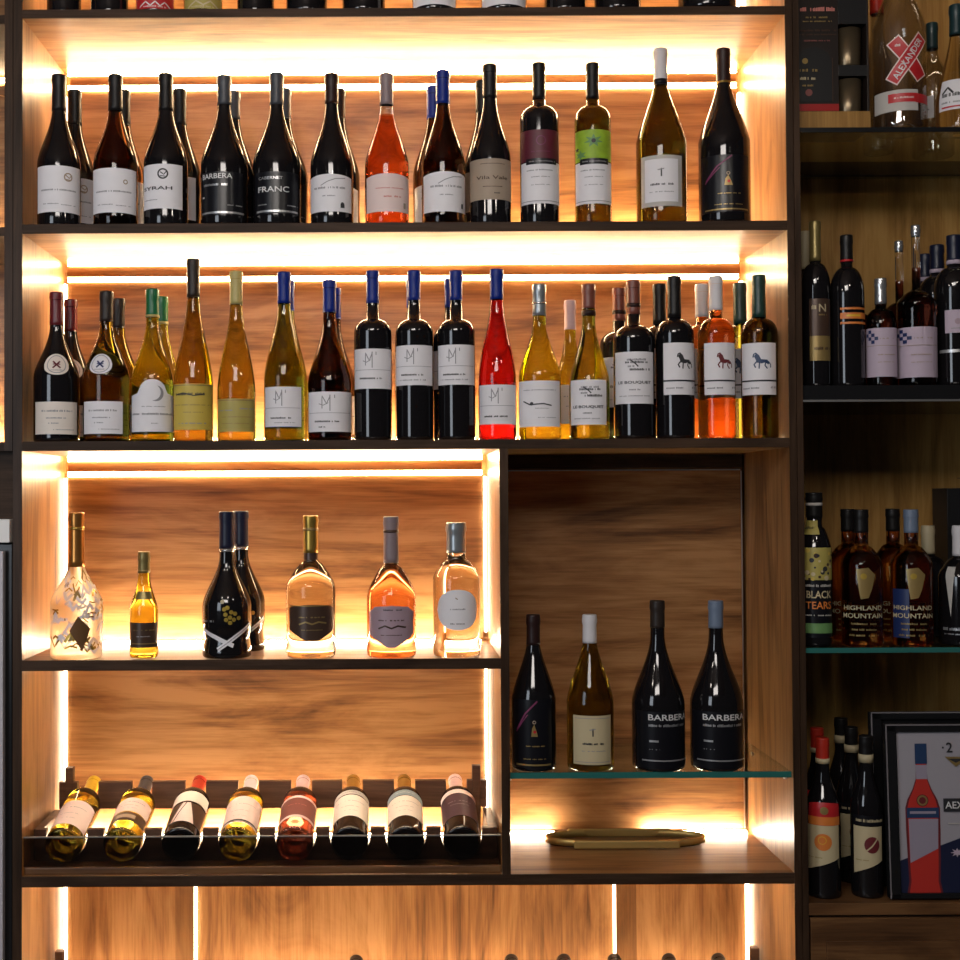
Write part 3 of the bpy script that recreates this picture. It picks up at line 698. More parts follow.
A[7] = bottle(330, 281, 44, Z_2, 'dark brown sloping bottle with blue capsule and low monogram label', 'burg', 384, 318, 13, 313, 'foil_blue', 'g_darkbrown', labels=[('label', 309, 351, 392, 432, 'paper', 'rect', MLAB(.74)+[('s', .3, .42, .88, 1.4, 'ink')])], group=G2)
for k, cx, y0, lb in ((8, 373, 349, 'dark straight bottle with blue capsule and high monogram label, first of three alike'), (9, 414.5, 345.5, 'dark straight bottle with blue capsule and monogram label, middle of three alike'), (10, 456.5, 345, 'dark straight bottle with blue capsule and monogram label, beside the red bottle')):
    A[k] = bottle(cx, 271.5, 37.5, Z_2, lb, 'bord', 334, 320, 12.5, 304 if k == 8 else 301, 'foil_blue', 'g_black', labels=[('label', cx-18, cx+17.5, y0, y0+40, 'paper', 'rect', MLAB(.74)+[('s', .15, .8, .87, 1.2, 'ink_grey')]*(k > 8))], group=G2)
A[11] = bottle(497.5, 270, 37.5, Z_2, 'bright red flute bottle with blue capsule', 'flute', 378, 304, 13, 300, 'foil_blue', 'g_red', labels=[('label', 480, 515.5, 385, 424.5, 'paper', 'rect', MLAB(.80))], group=G2)
A[12] = bottle(540, 285, 42, Z_2, 'yellow gold bottle with grey screw cap and white label', 'burg', 378, 320, 13, 316, 'foil_steel', 'g_olive2', labels=[('label', 519.5, 559.5, 381, 427, 'paper', 'rect', [('s', .2, .85, .2, 1, 'ink_grey'), ('o', .38, .50, 1.8, 'ink'), ('l', [(.2, .44), (.35, .52), (.6, .50), (.75, .54)], 1.3, 'ink'), ('s', .45, .7, .6, .8, 'ink_grey'), ('s', .5, .85, .8, .8, 'ink_grey')])], group=G2, capname='screw_cap', ring=[(303, 305, 'foil_silver')])
def OAK(v): return [('s', .34, .76, v-.08, 2.2, 'ink_grey'), ('s', .30, .8, v-.03, 2.2, 'ink'), ('l', [(.4, v-.08), (.52, v), (.58, v+.06)], 1.2, 'ink'), ('s', .34, .5, v+.05, 2, 'ink_grey'), ('s', .4, .85, v+.11, 2.4, 'ink'), ('t', 'LE BOUQUET', .5, v+.36, 2.8, 'ink', 0, .76), ('s', .36, .62, v+.50, 1.6, 'ink_grey'), ('s', .16, .84, v+.62, 1, 'ink_grey')]
A[13] = bottle(589.5, 285, 40, Z_2, 'olive green sloping bottle with red brown capsule and tree label', 'burg', 384, 320, 13, 309, 'foil_redbrown', 'g_olive', labels=[('label', 571.5, 606, 380, 425, 'paper', 'rect', OAK(.24))], group=G2, ring=[(311, 316, 'foil_brown')])
A[14] = bottle(634, 281, 40.5, Z_2, 'dark straight bottle with red brown capsule and tall tree label', 'bord', 341, 326, 13, 315, 'foil_redbrown', 'g_black', labels=[('label', 616, 652.5, 352, 404, 'paper', 'rect', OAK(.23))], group=G2, ring=[(304, 308, 'foil_brown')])
def HORSE(m='ink'):
    return [('p', [(.40, .26), (.46, .20), (.52, .24), (.55, .32), (.72, .33), (.78, .40), (.74, .42), (.68, .38), (.58, .40), (.46, .38), (.44, .32)], m),
            ('l', [(.47, .36), (.40, .42), (.44, .48)], 1.3, m), ('l', [(.53, .38), (.52, .50)], 1.2, m), ('l', [(.68, .37), (.66, .44), (.72, .50)], 1.2, m), ('l', [(.74, .36), (.80, .42), (.80, .48)], 1, m), ('l', [(.46, .20), (.40, .22), (.38, .28)], 1.3, m),
            ('r', 0, .715, 1, .745, 'ink'), ('s', .06, .52, .87, 1.6, 'ink_grey'), ('s', .74, .95, .86, 2.2, 'ink_grey')]
A[15] = bottle(675, 277, 38, Z_2, 'dark bottle with black capsule and horse label', 'bord', 336, 320, 13, 318, 'foil_black', 'g_black', labels=[('label', 664, 693.5, 343, 395, 'paper', 'rect', HORSE())], group=G2)
A[16] = bottle(716.5, 277, 37, Z_2, 'orange rosé bottle with white capsule and horse label', 'bord', 337, 319, 13, 311, 'foil_white', 'g_orange', fill=322, air='g_peach', labels=[('label', 705, 734, 343, 395, 'paper', 'rect', HORSE('poster_darkred'))], group=G2)
A[17] = bottle(759.5, 276, 36, Z_2, 'olive brown bottle with dark green capsule and horse label, last on the middle shelf', 'bord', 335, 319, 13, 318, 'foil_darkgreen', 'g_oliveblack', labels=[('label', 743, 775, 343, 395, 'paper', 'rect', HORSE('poster_blue'))], group=G2)
for k, dx, lb in ((1, .005, 'maroon-capsuled bottle behind the first bottle of the middle shelf'), (2, .004, 'brown-capsuled bottle behind the olive medal bottle'), (3, .002, 'green-capsuled yellow bottle behind the arched moon label'),
               (6, 0, 'blue-capsuled bottle behind the amber green monogram bottle'), (7, .006, 'blue-capsuled bottle behind the sloping brown monogram bottle'), (9, -.001, 'blue-capsuled bottle behind the middle straight monogram bottle'), (10, -.006, 'blue-capsuled bottle behind the straight bottle beside the red one'),
               (14, -.012, 'brown-capsuled bottle behind the tall tree label'), (15, -.010, 'black-capsuled bottle behind the dark horse bottle'), (16, -.005, 'white-capsuled bottle behind the orange rosé with the horse'), (17, -.012, 'dark green-capsuled bottle behind the last horse bottle')):
    behind(A[k], dx, .100, lb, GB2)
bottle(571, 301, 37, Z_2, 'yellow olive bottle with pale tan capsule behind the olive tree-label bottle', 'burg', 396, 332, 11, 330, 'foil_pink', 'g_olive2', y=.16, labels=[('label', 560, 583, 385, 424, 'paper_warm', 'rect', S1)], group=GB2)

# third row
G3 = 'sparkling wine bottles on the third shelf'
def mosaic():
    it = []; rr = random.Random(3)
    for i in range(110):
        u, v = rr.uniform(.02, .98), rr.uniform(.04, .96); a, b = rr.uniform(.08, .2), rr.uniform(-.14, .14)
        it.append(('l', [(u, v), (u+a*.5, min(.985, v+b)), (u+a, min(.985, max(.02, v+b*.3)))], rr.uniform(.9, 3.2), rr.choice(('paper', 'paper', 'paper_warm', 'paper', 'foil_gold', 'foil_gold', 'label_gold'))))
    it.append(('p', [(.52, .52), (.70, .68), (.58, .96), (.40, .70)], 'diamond_brown'))
    return it
bottle(76.5, 513, 51, Z_3, 'gold mosaic-covered sparkling bottle with copper foil and brown diamond', 'burg', 603, 562, 15, 567, 'foil_copper', 'mosaic_gold', y=.05, labels=[('mosaic_skin', 52, 101, 575, 655, None, 'rect', mosaic())], group=G3, capname='foil', ring=[(527, 530, 'foil_gold')])
bottle(144, 552, 28, Z_3, 'small yellow sparkling bottle with olive foil and dark label', 'burg', 611, 575, 11.5, 573, 'foil_olive', 'g_yellow', y=.05, labels=[('neck_band', 136.5, 151.5, 592, 600, 'foil_olive', 'rect', []), ('label', 130.5, 157.5, 623, 648, 'label_brown', 'rect', [('s', .2, .8, .3, 1.2, 'label_gold'), ('s', .3, .7, .55, 1, 'ink_silver'), ('r', .05, .82, .95, .86, 'label_gold')])], group=G3, capname='foil', ring=[(570, 572, 'label_gold')])
STR = [('l', [(.02, .74), (.30, .83), (.62, .95)], 4.2, 'paper'), ('l', [(.98, .66), (.66, .83), (.36, 1.0)], 4.2, 'paper'), ('l', [(.98, .66), (.66, .83), (.36, 1.0)], .8, 'ink_grey')]
for i, (u, v) in enumerate(((.44, .36), (.47, .46), (.52, .44), (.58, .50), (.64, .52), (.56, .57), (.62, .60), (.50, .60), (.70, .58), (.56, .64), (.49, .53))): STR.append(('o', u, v, 2.1, 'ink_gold' if i else 'foil_cream'))
STR += [('s', .04, .30, .62, 2, 'ink_grey')]
S3 = bottle(227, 512, 49, Z_3, 'black sparkling bottle with gold grapes and crossed silver bands', 'waist', 606, 556, 14.5, 549, 'foil_navy', 'g_black', y=.05, labels=[('ornament', 203.5, 250, 575, 650, None, 'rect', STR)], group=G3, capname='foil', ring=[(549, 552, 'foil_silver')])
l = S3.location.copy(); l.x = wx(241, .17); l.y = .17
copy_tree(S3, l, 'black sparkling bottle standing behind the one with gold grapes', G3)
def script(m): return [('s', .25, .75, .35, 1.4, m), ('l', [(.25, .55), (.38, .48), (.5, .54), (.62, .48), (.78, .52)], 1.6, m), ('s', .3, .7, .70, 1, m)]
bottle(311, 516, 49, Z_3, 'clear pale gold sparkling bottle with gold foil and dark shield label', 'round', 590, 562, 14.5, 553, 'foil_gold', 'g_pale', fill=571, y=.05, labels=[('label', 290, 333, 605, 641, 'label_brown', 'shield', script('label_gold')+[('r', .02, .02, .98, .05, 'label_gold')]), ('neck_band', 304.5, 317.5, 553, 561, 'label_brown', 'rect', [])], group=G3, capname='foil', ring=[(528, 531, 'label_gold')])
bottle(391.5, 517, 49, Z_3, 'pink orange sparkling rosé bottle with mauve foil and mauve label', 'round', 600, 566, 14.5, 563, 'foil_mauve', 'g_peach', fill=572, y=.05, labels=[('label', 370, 413, 606, 648, 'label_mauve', 'gem', script('label_brown')+[('s', .35, .7, .1, 1.4, 'ink')])], group=G3, capname='foil', ring=[(530, 533, 'label_brown')])
bottle(456.5, 523, 46.5, Z_3, 'clear pale wine bottle with silver cap and round white label', 'round', 580, 560, 19, 553, 'foil_steel', 'g_pale', fill=566, y=.05, labels=[('label', 438, 476.5, 590, 630.5, 'paper', 'oval', [('s', .34, .66, .48, 1.6, 'ink_grey'), ('s', .34, .66, .84, 1.4, 'ink_grey'), ('l', [(.45, .2), (.5, .24)], 1, 'paper_tan')])], group=G3, capname='cap')

# four bottles on the glass shelf
G4 = 'bottles on the glass shelf'; ZG = -.548
bottle(534, 615, 44, ZG, 'black bottle with small gold emblem, first on the glass shelf beside the divider', 'cone', 698, 645, 13, 645, 'foil_brown', 'g_black', y=.055, labels=[('label', 515, 551, 700, 768, 'label_black', 'rect', EMB)], group=G4)
bottle(590.5, 615, 46.5, ZG, 'olive bottle with silver white capsule on the glass shelf', 'cone', 700, 643, 13.5, 643, 'foil_white', 'g_brown', y=.055, labels=[('label', 574, 610, 716, 765, 'paper_cream', 'rect', SMALLP[2:]+[('r', .06, .05, .94, .06, 'ink_grey'), ('r', .06, .94, .94, .95, 'ink_grey')])], group=G4)
BAR2 = [('t', 'BARBERA', .60, .10, 6.0, 'ink_white', 0, .76), ('s', .24, .9, .24, 2.6, 'ink_silver'), ('r', .25, .50, .40, .535, 'ink_silver'), ('s', .25, .42, .66, 1, 'ink_grey'), ('r', .12, .845, 1, .87, 'ink_silver')]
bottle(658.5, 601, 52, ZG, 'black bottle lettered BARBERA with grey capsule on the glass shelf', 'burg', 703, 634, 14, 628, 'foil_greybrown', 'g_black', y=.055, labels=[('label', 638, 684, 712, 769, 'label_black', 'rect', BAR2)], group=G4)
bottle(717, 601, 52, ZG, 'black bottle lettered BARBERA with blue grey capsule on the glass shelf', 'burg', 703, 634, 14, 628, 'foil_bluegrey', 'g_black', y=.055, labels=[('label', 694, 742, 712, 769, 'label_black', 'rect', BAR2)], group=G4)
# ------------------------------------------------------------------ the dim liquor cabinet on the right
CX0, CX1 = .816, 1.75; CY = .42
cab = thing('liquor_cabinet', 'dim brown liquor cabinet with black shelves right of the lit wine shelves', 'cabinet', (1.28, .2, 0))
def cpart(name, mat, *boxes, bev=0.0):
    mb = MB()
    for b in boxes: zbox(mb, *b, mat, bev)
    return mb.build(name, cab, world=True)
cpart('side_panel', 'cabinet_wood', (CX0+.001, CX0+.013, .001, CY, -Z0+.002, ZT)); cpart('side_panel', 'cabinet_wood', (CX1-.013, CX1, .001, CY, -Z0+.002, ZT))
cpart('edge_strip', 'dark_edge_v', (CX0+.001, CX0+.013, -.002, .001, -Z0+.002, ZT))
cpart('rear_panel', 'cabinet_back', (CX0+.013, CX1-.013, CY, CY+.012, -1.5, ZT))
cpart('top_board', 'dark_edge', (CX0+.001, CX1, 0, CY, ZT, ZT+.02))
ca, cb = CX0+.0135, CX1-.0135
ZA, ZB, ZC, ZD = (wp(880, q, 0)[1] for q in (126.5, 385, 648, 903))
cpart('shelf_cleat', 'dark_edge', (ca, cb, CY-.02, CY, ZA+.001, ZA+.031))
cpart('shelf', 'black_shelf', (ca, cb, .004, CY, ZB-.033, ZB)); cpart('highlight_trim', 'aluminium', (ca, cb, .001, .004, ZB-.033, ZB-.029))  # thin metal line stands in for the highlight along the black shelf's lower edge
o = cpart('shelf', 'cabinet_wood', (ca, cb, 0, CY, ZD-.024, ZD), bev=.002)
cpart('lower_carcass', 'dark_edge', (ca, cb, .012, CY, -1.5, ZD-.026))
dw = (ca+.004, (ca+cb)/2-.002); dw2 = ((ca+cb)/2+.002, cb-.004)
for a, b in (dw, dw2):
    mb = MB(); zbox(mb, a, b, .002, .012, -1.02, ZD-.030, 'cabinet_wood', .002)
    zbox(mb, a+.03, b-.03, -.002, .002, -1.0, ZD-.075, 'cabinet_wood', .0015)
    d = mb.build('drawer', cab, world=True)
    mb = MB(); mb.lathe([(0, 0), (.006, 0), (.006, .012), (.012, .016), (.012, .022), (0, .024)], 'bronze_cup')
    k = mb.build('knob', d); k.rotation_euler = (PI/2, 0, 0); k.location = Vector(((a+b)/2, -.002, Z0-.95))-cab.location
mb = MB(); zbox(mb, ca, cb, .02, .03, -1.5, -1.02, 'cabinet_wood'); mb.build('door', cab, world=True)
def glass_shelf(z, label, edge):
    g = thing('glass_shelf', label, 'shelf', ((ca+cb)/2, .2, Z0+z-.006))
    mb = MB(); zbox(mb, ca+.001, cb-.001, .008, CY-.022, z-.010, z, 'shelf_glass'); mb.build('glass_sheet', g, world=True)
    mb = MB(); zbox(mb, ca+.001, cb-.001, .005, .008, z-.010, z, edge); mb.build('polished_edge', g, world=True)
cpart('light_strip', 'led_cabinet', (ca+.02, cb-.02, .05, .062, ZT-.006, ZT-.0005))
glass_shelf(ZA, 'dark-edged glass shelf at the top of the dim cabinet', 'black_paint')
glass_shelf(ZC, 'green-edged glass shelf under the whisky bottles of the dim cabinet', 'glass_edge')

# ---- top shelf of the cabinet
GA = 'things on the cabinet top shelf'
y0 = .03; bx0, bx1 = ca+.002, wx(869, y0, 60)
box = thing('gift_carton', 'dark whisky gift carton with red band and recess for two cups', 'box', ((bx0+bx1)/2, .07, Z0+ZA+.0006))
mb = MB(); q = lambda x0, x1, a, b, z0, z1, m, bev=.0005: zbox(mb, x0, x1, a, b, z0, z1, m, bev)
xr = wx(838.5, y0, 60); xr2 = wx(867, y0, 60); zt = ZA+.34
zz = lambda py: wp(835, py, y0)[1]
q(bx0, xr, y0, .12, ZA+.0006, zt, 'carton_dark'); q(xr2, bx1, y0, .12, ZA+.0006, zt, 'carton_dark'); q(xr, xr2, .095, .12, ZA+.0006, zt, 'carton_black')
q(xr, xr2, y0, .095, zz(24), zt, 'carton_black'); q(xr, xr2, y0, .095, zz(76), zz(65), 'carton_black'); q(xr, xr2, y0, .095, ZA+.0006, zz(113), 'carton_black')
mb.build('carton', box, world=True)
mb = MB(); W, H = xr-bx0, zz(2)-zz(104)
fn = lambda a, b, lift: ((bx0+xr)/2+a, y0-lift-.0004, Z0+(zz(2)+zz(104))/2+b)
deco(mb, fn, W, H, [('s', .12, .92, .07, 4.4, 'ink_pink'), ('s', .25, .75, .15, 2, 'label_gold'), ('s', .18, .85, .19, 1.4, 'label_gold'), ('s', .1, .95, .28, 2, 'label_brown'), ('s', .1, .95, .32, 1.6, 'label_brown'), ('s', .2, .8, .38, 1.6, 'label_rust'),
    ('p', [(.02, .98), (.02, .55), (.2, .46), (.5, .44), (.75, .5), (.85, .6), (.85, .98)], 'carton_black'), ('o', .22, .58, 3, 'label_gold'), ('s', .1, .5, .67, 3, 'label_gold'), ('s', .1, .45, .75, 3, 'paper_cream'), ('s', .15, .4, .82, 2, 'label_gold'), ('o', .3, .89, 3.6, 'label_rust'), ('l', [(.85, .55), (.85, .98)], .8, 'label_brown')])
mb.build('printed_front', box, world=True)
mb = MB(); zbox(mb, bx0-.0008, xr-.0005, y0-.0012, y0, zz(111), zz(104), 'carton_red'); mb.build('red_band', box, world=True)
mb = MB(); zbox(mb, bx0-.001, bx1+.001, y0-.0016, y0-.0001, ZA+.0006, zz(111.5), 'cabinet_back'); mb.build('tan_base', box, world=True)
for py0, py1, lb in ((64.6, 26, 'bronze cup in the upper recess of the gift carton'), (112.6, 77.5, 'bronze cup in the lower recess of the gift carton')):
    r = .0265; cx = (xr+xr2)/2
    c = MB().lathe([(0, 0), (r*.9, 0), (r*.94, .002), (r, zz(py1)-zz(py0)-.001), (r*.96, zz(py1)-zz(py0)-.001), (r*.88, .004), (0, .004)], 'bronze_cup').build('cup')
    c.location = (cx, y0+r+.004, Z0+zz(py0)+.0012); tag(c, lb, 'cup', GA)
XV = [('s', 0, .02, 0, .1, 'paper')]
def vodka():
    it = []
    def arm(p, q, w, m): it.append(('l', [p, q], w, m))
    # the cross of the label: two slanting arms with pale borders
    arm((.14, .10), (.88, .86), 15, 'paper_pink'); arm((.16, .12), (.86, .84), 12.5, 'ink_red')
    arm((.92, .04), (.10, .92), 14, 'paper_pink'); arm((.90, .06), (.12, .90), 11.5, 'ink_red')
    it.append(('t', 'ALEXANDER', .51, .48, 6.4, 'ink_white', math.radians(57), 1.18)); it.append(('s', .17, .34, .22, 3, 'paper_pink'))
    return it
bottle(899, -95, 52, ZA, 'clear vodka bottle with big red cross label and lettering', 'cone', 30, -18, 18, -60, 'foil_red', 'g_hollow', y=.05, labels=[('cross_label', 888, 922, 34, 86, None, 'rect', vodka()), ('label', 876, 916, 90, 111, 'paper_grey', 'rect', [('r', .38, .18, .98, .60, 'ink_red'), ('s', .5, .9, .38, 2, 'paper_pink')]), ('side_band', 914, 924.5, 94, 103, 'ink_red', 'rect', [])], group=GA, name='vodka_bottle', hollow=True)
bottle(878, -16, 30, ZA, 'clear bottle with bright red cap standing behind the vodka', 'burg', 70, 34, 13, 15, 'foil_red', 'g_hollow', y=.21, group=GA, name='spirit_bottle', hollow=True)
bottle(933, 24, 40, ZA, 'clear bottle with dark teal screw cap behind the vodka', 'burg', 86, 52, 11, 50, 'foil_teal', 'g_hollow', y=.24, labels=[('label', 922, 934, 96, 118, 'paper', 'rect', [('s', .2, .8, .3, 2, 'ink_grey'), ('s', .2, .8, .6, 2, 'ink_grey')])], group=GA, name='spirit_bottle', capname='screw_cap', hollow=True)
bottle(958, 6, 42, ZA, 'clear bottle of yellow spirit with black cap at the right picture edge', 'cone', 104, 38, 13, 36, 'foil_teal', 'g_pale', y=.06, labels=[('label', 942, 974, 78, 109, 'paper', 'rect', [('l', [(.1, .45), (.25, .25), (.4, .45)], 2, 'ink'), ('s', .1, .7, .5, 4, 'ink'), ('s', .1, .8, .75, 2, 'ink_grey'), ('r', .1, .88, .9, .93, 'ink_red')])], group=GA, name='spirit_bottle', capname='screw_cap')

# ---- second shelf of the cabinet
GBt = 'bottles on the cabinet second shelf'
LN = [('r', 0, 0, 1, .60, 'label_brown'), ('t', 'N', .55, .15, 8, 'paper_cream'), ('s', .1, .3, .13, 5, 'paper_cream'), ('s', .35, .75, .26, 1.6, 'label_gold'), ('s', .2, .9, .80, 3, 'label_brown')]
t1 = bottle(816, 222, 28, ZB, 'slim dark bottle with gold stopper and tall gold brown label', 'bord', 288, 264, 10.5, 262, 'foil_olive', 'g_black', y=.06, labels=[('label', 810, 829, 299, 361, 'label_gold', 'rect', LN)], group=GBt, name='liqueur_bottle')
bottle(806, 232, 26, ZB, 'slim bottle with clear stopper, half hidden beside the cabinet side', 'bord', 296, 272, 9, 270, 'foil_cream', 'g_black', y=.20, group=GBt, name='liqueur_bottle')
bottle(847.5, 236, 33, ZB, 'black bottle with orange stripes', 'bord', 296, 268, 11.5, 263, 'foil_black', 'g_black', y=.06, labels=[('label', 841, 863.5, 305, 327, None, 'rect', [('r', 0, .12, 1, .22, 'ink_orange'), ('r', 0, .36, 1, .64, 'ink_orange'), ('r', .2, .45, .7, .54, 'foil_yellow'), ('r', 0, .78, 1, .88, 'ink_orange')])], group=GBt, name='liqueur_bottle', ring=[(260.5, 262.5, 'ink_red')])
CH = [('r', .05+.09*i, .04+.07*j, .05+.09*(i+1), .04+.07*(j+1), 'label_navy') for i in range(4) for j in range(4) if (i+j) % 2 and (i, j) not in ((0, 3), (3, 0))]+[('r', .08, .36, .95, .37, 'paper_tan'), ('s', .45, .8, .22, 1.4, 'paper_tan'), ('s', .4, .85, .55, 1.2, 'paper_tan'), ('s', .4, .8, .7, 1, 'paper_tan')]
t3 = bottle(881.5, 279, 30, ZB, 'short red brown bottle with silver cap and chequered lavender label', 'bord', 327, 309, 11, 305, 'foil_silver', 'g_redbrown', y=.055, labels=[('label', 867.5, 896, 328, 377, 'paper_lav', 'rect', CH)], group=GBt, name='liqueur_bottle')
l = t3.location.copy(); l.x -= .020; l.y += .075; copy_tree(t3, l, 'short bottle with silver cap behind the short chequered one', GBt)
t4 = bottle(917, 226, 38, ZB, 'long-necked brandy bottle with clear stopper and chequered label', 'round', 305, 291, 8.5, 237, 'foil_silver', 'g_redbrown', fill=264, y=.055, labels=[('label', 898.5, 935.5, 327, 377.5, 'paper_lav', 'rect', CH)], group=GBt, name='liqueur_bottle')
l = t4.location.copy(); l.x = wx(900, .23); l.y = .22; copy_tree(t4, l, 'long-necked bottle behind the chequered brandy bottles', GBt)
t5 = bottle(955, 236, 38, ZB, 'black bottle with navy cap and lavender label at the right picture edge', 'bord', 290, 268, 13.5, 262, 'foil_navy', 'g_black', y=.06, labels=[('label', 946, 972, 310, 333, 'paper_lav', 'rect', [('o', .4, .5, 3, 'label_mauve'), ('s', .2, .8, .8, 1, 'ink_grey')]), ('lower_band', 941, 972, 349.5, 352.5, 'ink_silver', 'rect', [])], group=GBt, name='liqueur_bottle', ring=[(261, 265, 'paper_lav')])
for px, y, lb in ((940, .165, 'black bottle with navy cap, second in the row going back'), (928, .27, 'black bottle with navy cap, third in the row going back')):
    l = t5.location.copy(); l.x = wx(px, y); l.y = y; copy_tree(t5, l, lb, GBt)

# ---- third shelf: whiskies
GC = 'bottles on the cabinet glass shelf'
SK = [('r', 0, 0, 1, .36, 'paper_olive')]
rr = random.Random(5)
for i in range(26): SK.append(('o', rr.uniform(.06, .94), rr.uniform(.03, .36), rr.uniform(1, 2.6), rr.choice(('ink', 'paper_yellow', 'paper_cream', 'label_brown')), 0))
SK += [('s', .1, .9, .42, 2.6, 'paper_grey'), ('t', 'BLACK', .5, .52, 7.5, 'paper_cream', 0, .78), ('t', 'TEARS', .5, .64, 7.5, 'ink_orange', 0, .78), ('s', .1, .9, .75, 1.4, 'paper_grey'), ('r', .06, .84, .94, .95, 'ink_green')]
bottle(815, 493, 33, ZC, 'black rum bottle with green skull label beside the cabinet side', 'round', 553, 527, 15.5, 518, 'foil_black', 'g_black', y=.05, labels=[('label', 804, 830.5, 548, 638, 'label_black', 'rect', SK), ('neck_label', 804.5, 818.5, 521, 535, 'paper_olive', 'rect', [('s', .2, .8, .5, 3, 'ink')])], group=GC, name='rum_bottle', ring=[(503, 506, 'paper_grey')])
def HM(blue): return ([('r', 0, .30, .42, .98, 'label_navy')] if blue else [])+[('p', [(.36, .02), (.62, .0), (.78, .10), (.70, .30), (.62, .42), (.45, .44), (.40, .25)], 'label_gold'), ('o', .52, .12, 3, 'ink_gold'), ('t', 'HIGHLAND', .5, .56, 4.6, 'paper_cream', 0, .94), ('t', 'MOUNTAIN', .5, .67, 4.8, 'paper_cream', 0, .98), ('s', .2, .8, .78, 2, 'label_gold'), ('s', .25, .8, .86, 2, 'label_gold'), ('s', .15, .85, .94, 2, 'label_gold')]
w1 = bottle(862, 510, 40, ZC, 'whisky bottle with black cap and gold emblem, left of the blue-labelled one', 'round', 566, 546, 13.5, 533, 'foil_black', 'g_whisky', y=.05, labels=[('label', 845, 880, 568, 640, None, 'rect', HM(False))], group=GC, name='whisky_bottle')
w2 = bottle(912, 510, 40, ZC, 'whisky bottle with blue label corner and gold emblem', 'round', 566, 546, 13.5, 533, 'foil_bluegrey', 'g_whisky', y=.05, labels=[('label', 895, 930, 568, 640, None, 'rect', HM(True))], group=GC, name='whisky_bottle')
for px, lb in ((848, 'whisky bottle behind the left gold emblem bottle'), (893, 'whisky bottle behind the blue-labelled one')):
    l = w1.location.copy(); l.x = wx(px, .15); l.y = .155; copy_tree(w1, l, lb, GC)
bottle(929, 526, 34, ZC, 'dark bottle with tall white cap standing behind the blue-labelled whisky', 'bord', 574, 556, 12.5, 554, 'foil_cream', 'g_black', y=.22, group=GC, name='spirit_bottle')
o = MB(); zbox(o, wx(943, .3), wx(985, .3), .28, .36, ZC+.0006, wz(491, .29), 'carton_black', .001)
deco(o, lambda a, b, lift: (wx(964, .3)+a, .2795-lift, Z0+.05-.10+b), .08, .3, [('s', .2, .8, .2, 1.6, 'label_brown')]); o = o.build('carton'); tag(o, 'tall black carton at the back of the whisky shelf', 'box', GC)
bottle(961, 526, 42, ZC, 'black bottle with white cap and silver wedge label at the right picture edge', 'round', 578, 558, 14, 556, 'foil_white', 'g_black', y=.06, labels=[('label', 944, 975, 566, 640, None, 'rect', [('p', [(.12, .02), (.42, .02), (.30, .70)], 'paper_grey'), ('s', .05, .8, .86, 3, 'ink_silver'), ('s', .1, .7, .93, 1.4, 'ink_silver')])], group=GC, name='spirit_bottle')

# ---- bottom shelf: aperitifs and framed poster
GD = 'bottles on the cabinet bottom shelf'
def AP(fruit):
    it = []
    if fruit == 'orange': it += [('o', .52, .36, 8.5, 'ink_orange'), ('o', .50, .32, 4, 'foil_yellow', 3.4)]
    else: it += [('o', .62, .38, 7.5, 'poster_darkred', 0, 1.1), ('l', [(.45, .50), (.62, .40), (.82, .22)], 1.4, 'paper_cream')]
    return it+[('s', .1, .5, .70, 1, 'label_gold')]
d1 = bottle(823.5, 738, 33, ZD, 'aperitif bottle with bright red cap and orange fruit label', 'burg', 806, 768, 12.5, 763, 'foil_red', 'g_black', y=.055, labels=[('upper_label', 810, 838, 803, 826, 'ink_red', 'bow', [('o', .5, .35, 4, 'label_gold'), ('r', 0, .62, 1, .98, 'ink_orange')]), ('label', 808.5, 837.5, 826, 872, 'paper_cream', 'diag', AP('orange'))], group=GD, name='aperitif_bottle', ring=[(758, 763, 'paper_cream')])
l = d1.location.copy(); l.x = wx(809.5, .20); l.y = .17; copy_tree(d1, l, 'red-capped aperitif bottle behind the one with the orange fruit', GD)
d2 = bottle(867, 736, 31, ZD, 'dark aperitif bottle with cream neck ring and red bean label', 'burg', 806, 766, 13, 763, 'foil_black', 'g_black', y=.055, labels=[('upper_label', 855, 882, 816, 826, 'label_black', 'rect', [('s', .1, .9, .5, 3, 'paper_cream')]), ('label', 855, 880.5, 827, 875, 'paper_cream', 'diag', AP('bean'))], group=GD, name='aperitif_bottle', ring=[(754, 762, 'foil_cream')])
for px, y, lb in ((848, .16, 'dark aperitif bottle just behind the red bean label'), (838, .27, 'dark aperitif bottle furthest back on the bottom shelf')):
    l = d2.location.copy(); l.x = wx(px, y); l.y = y; copy_tree(d2, l, lb, GD)
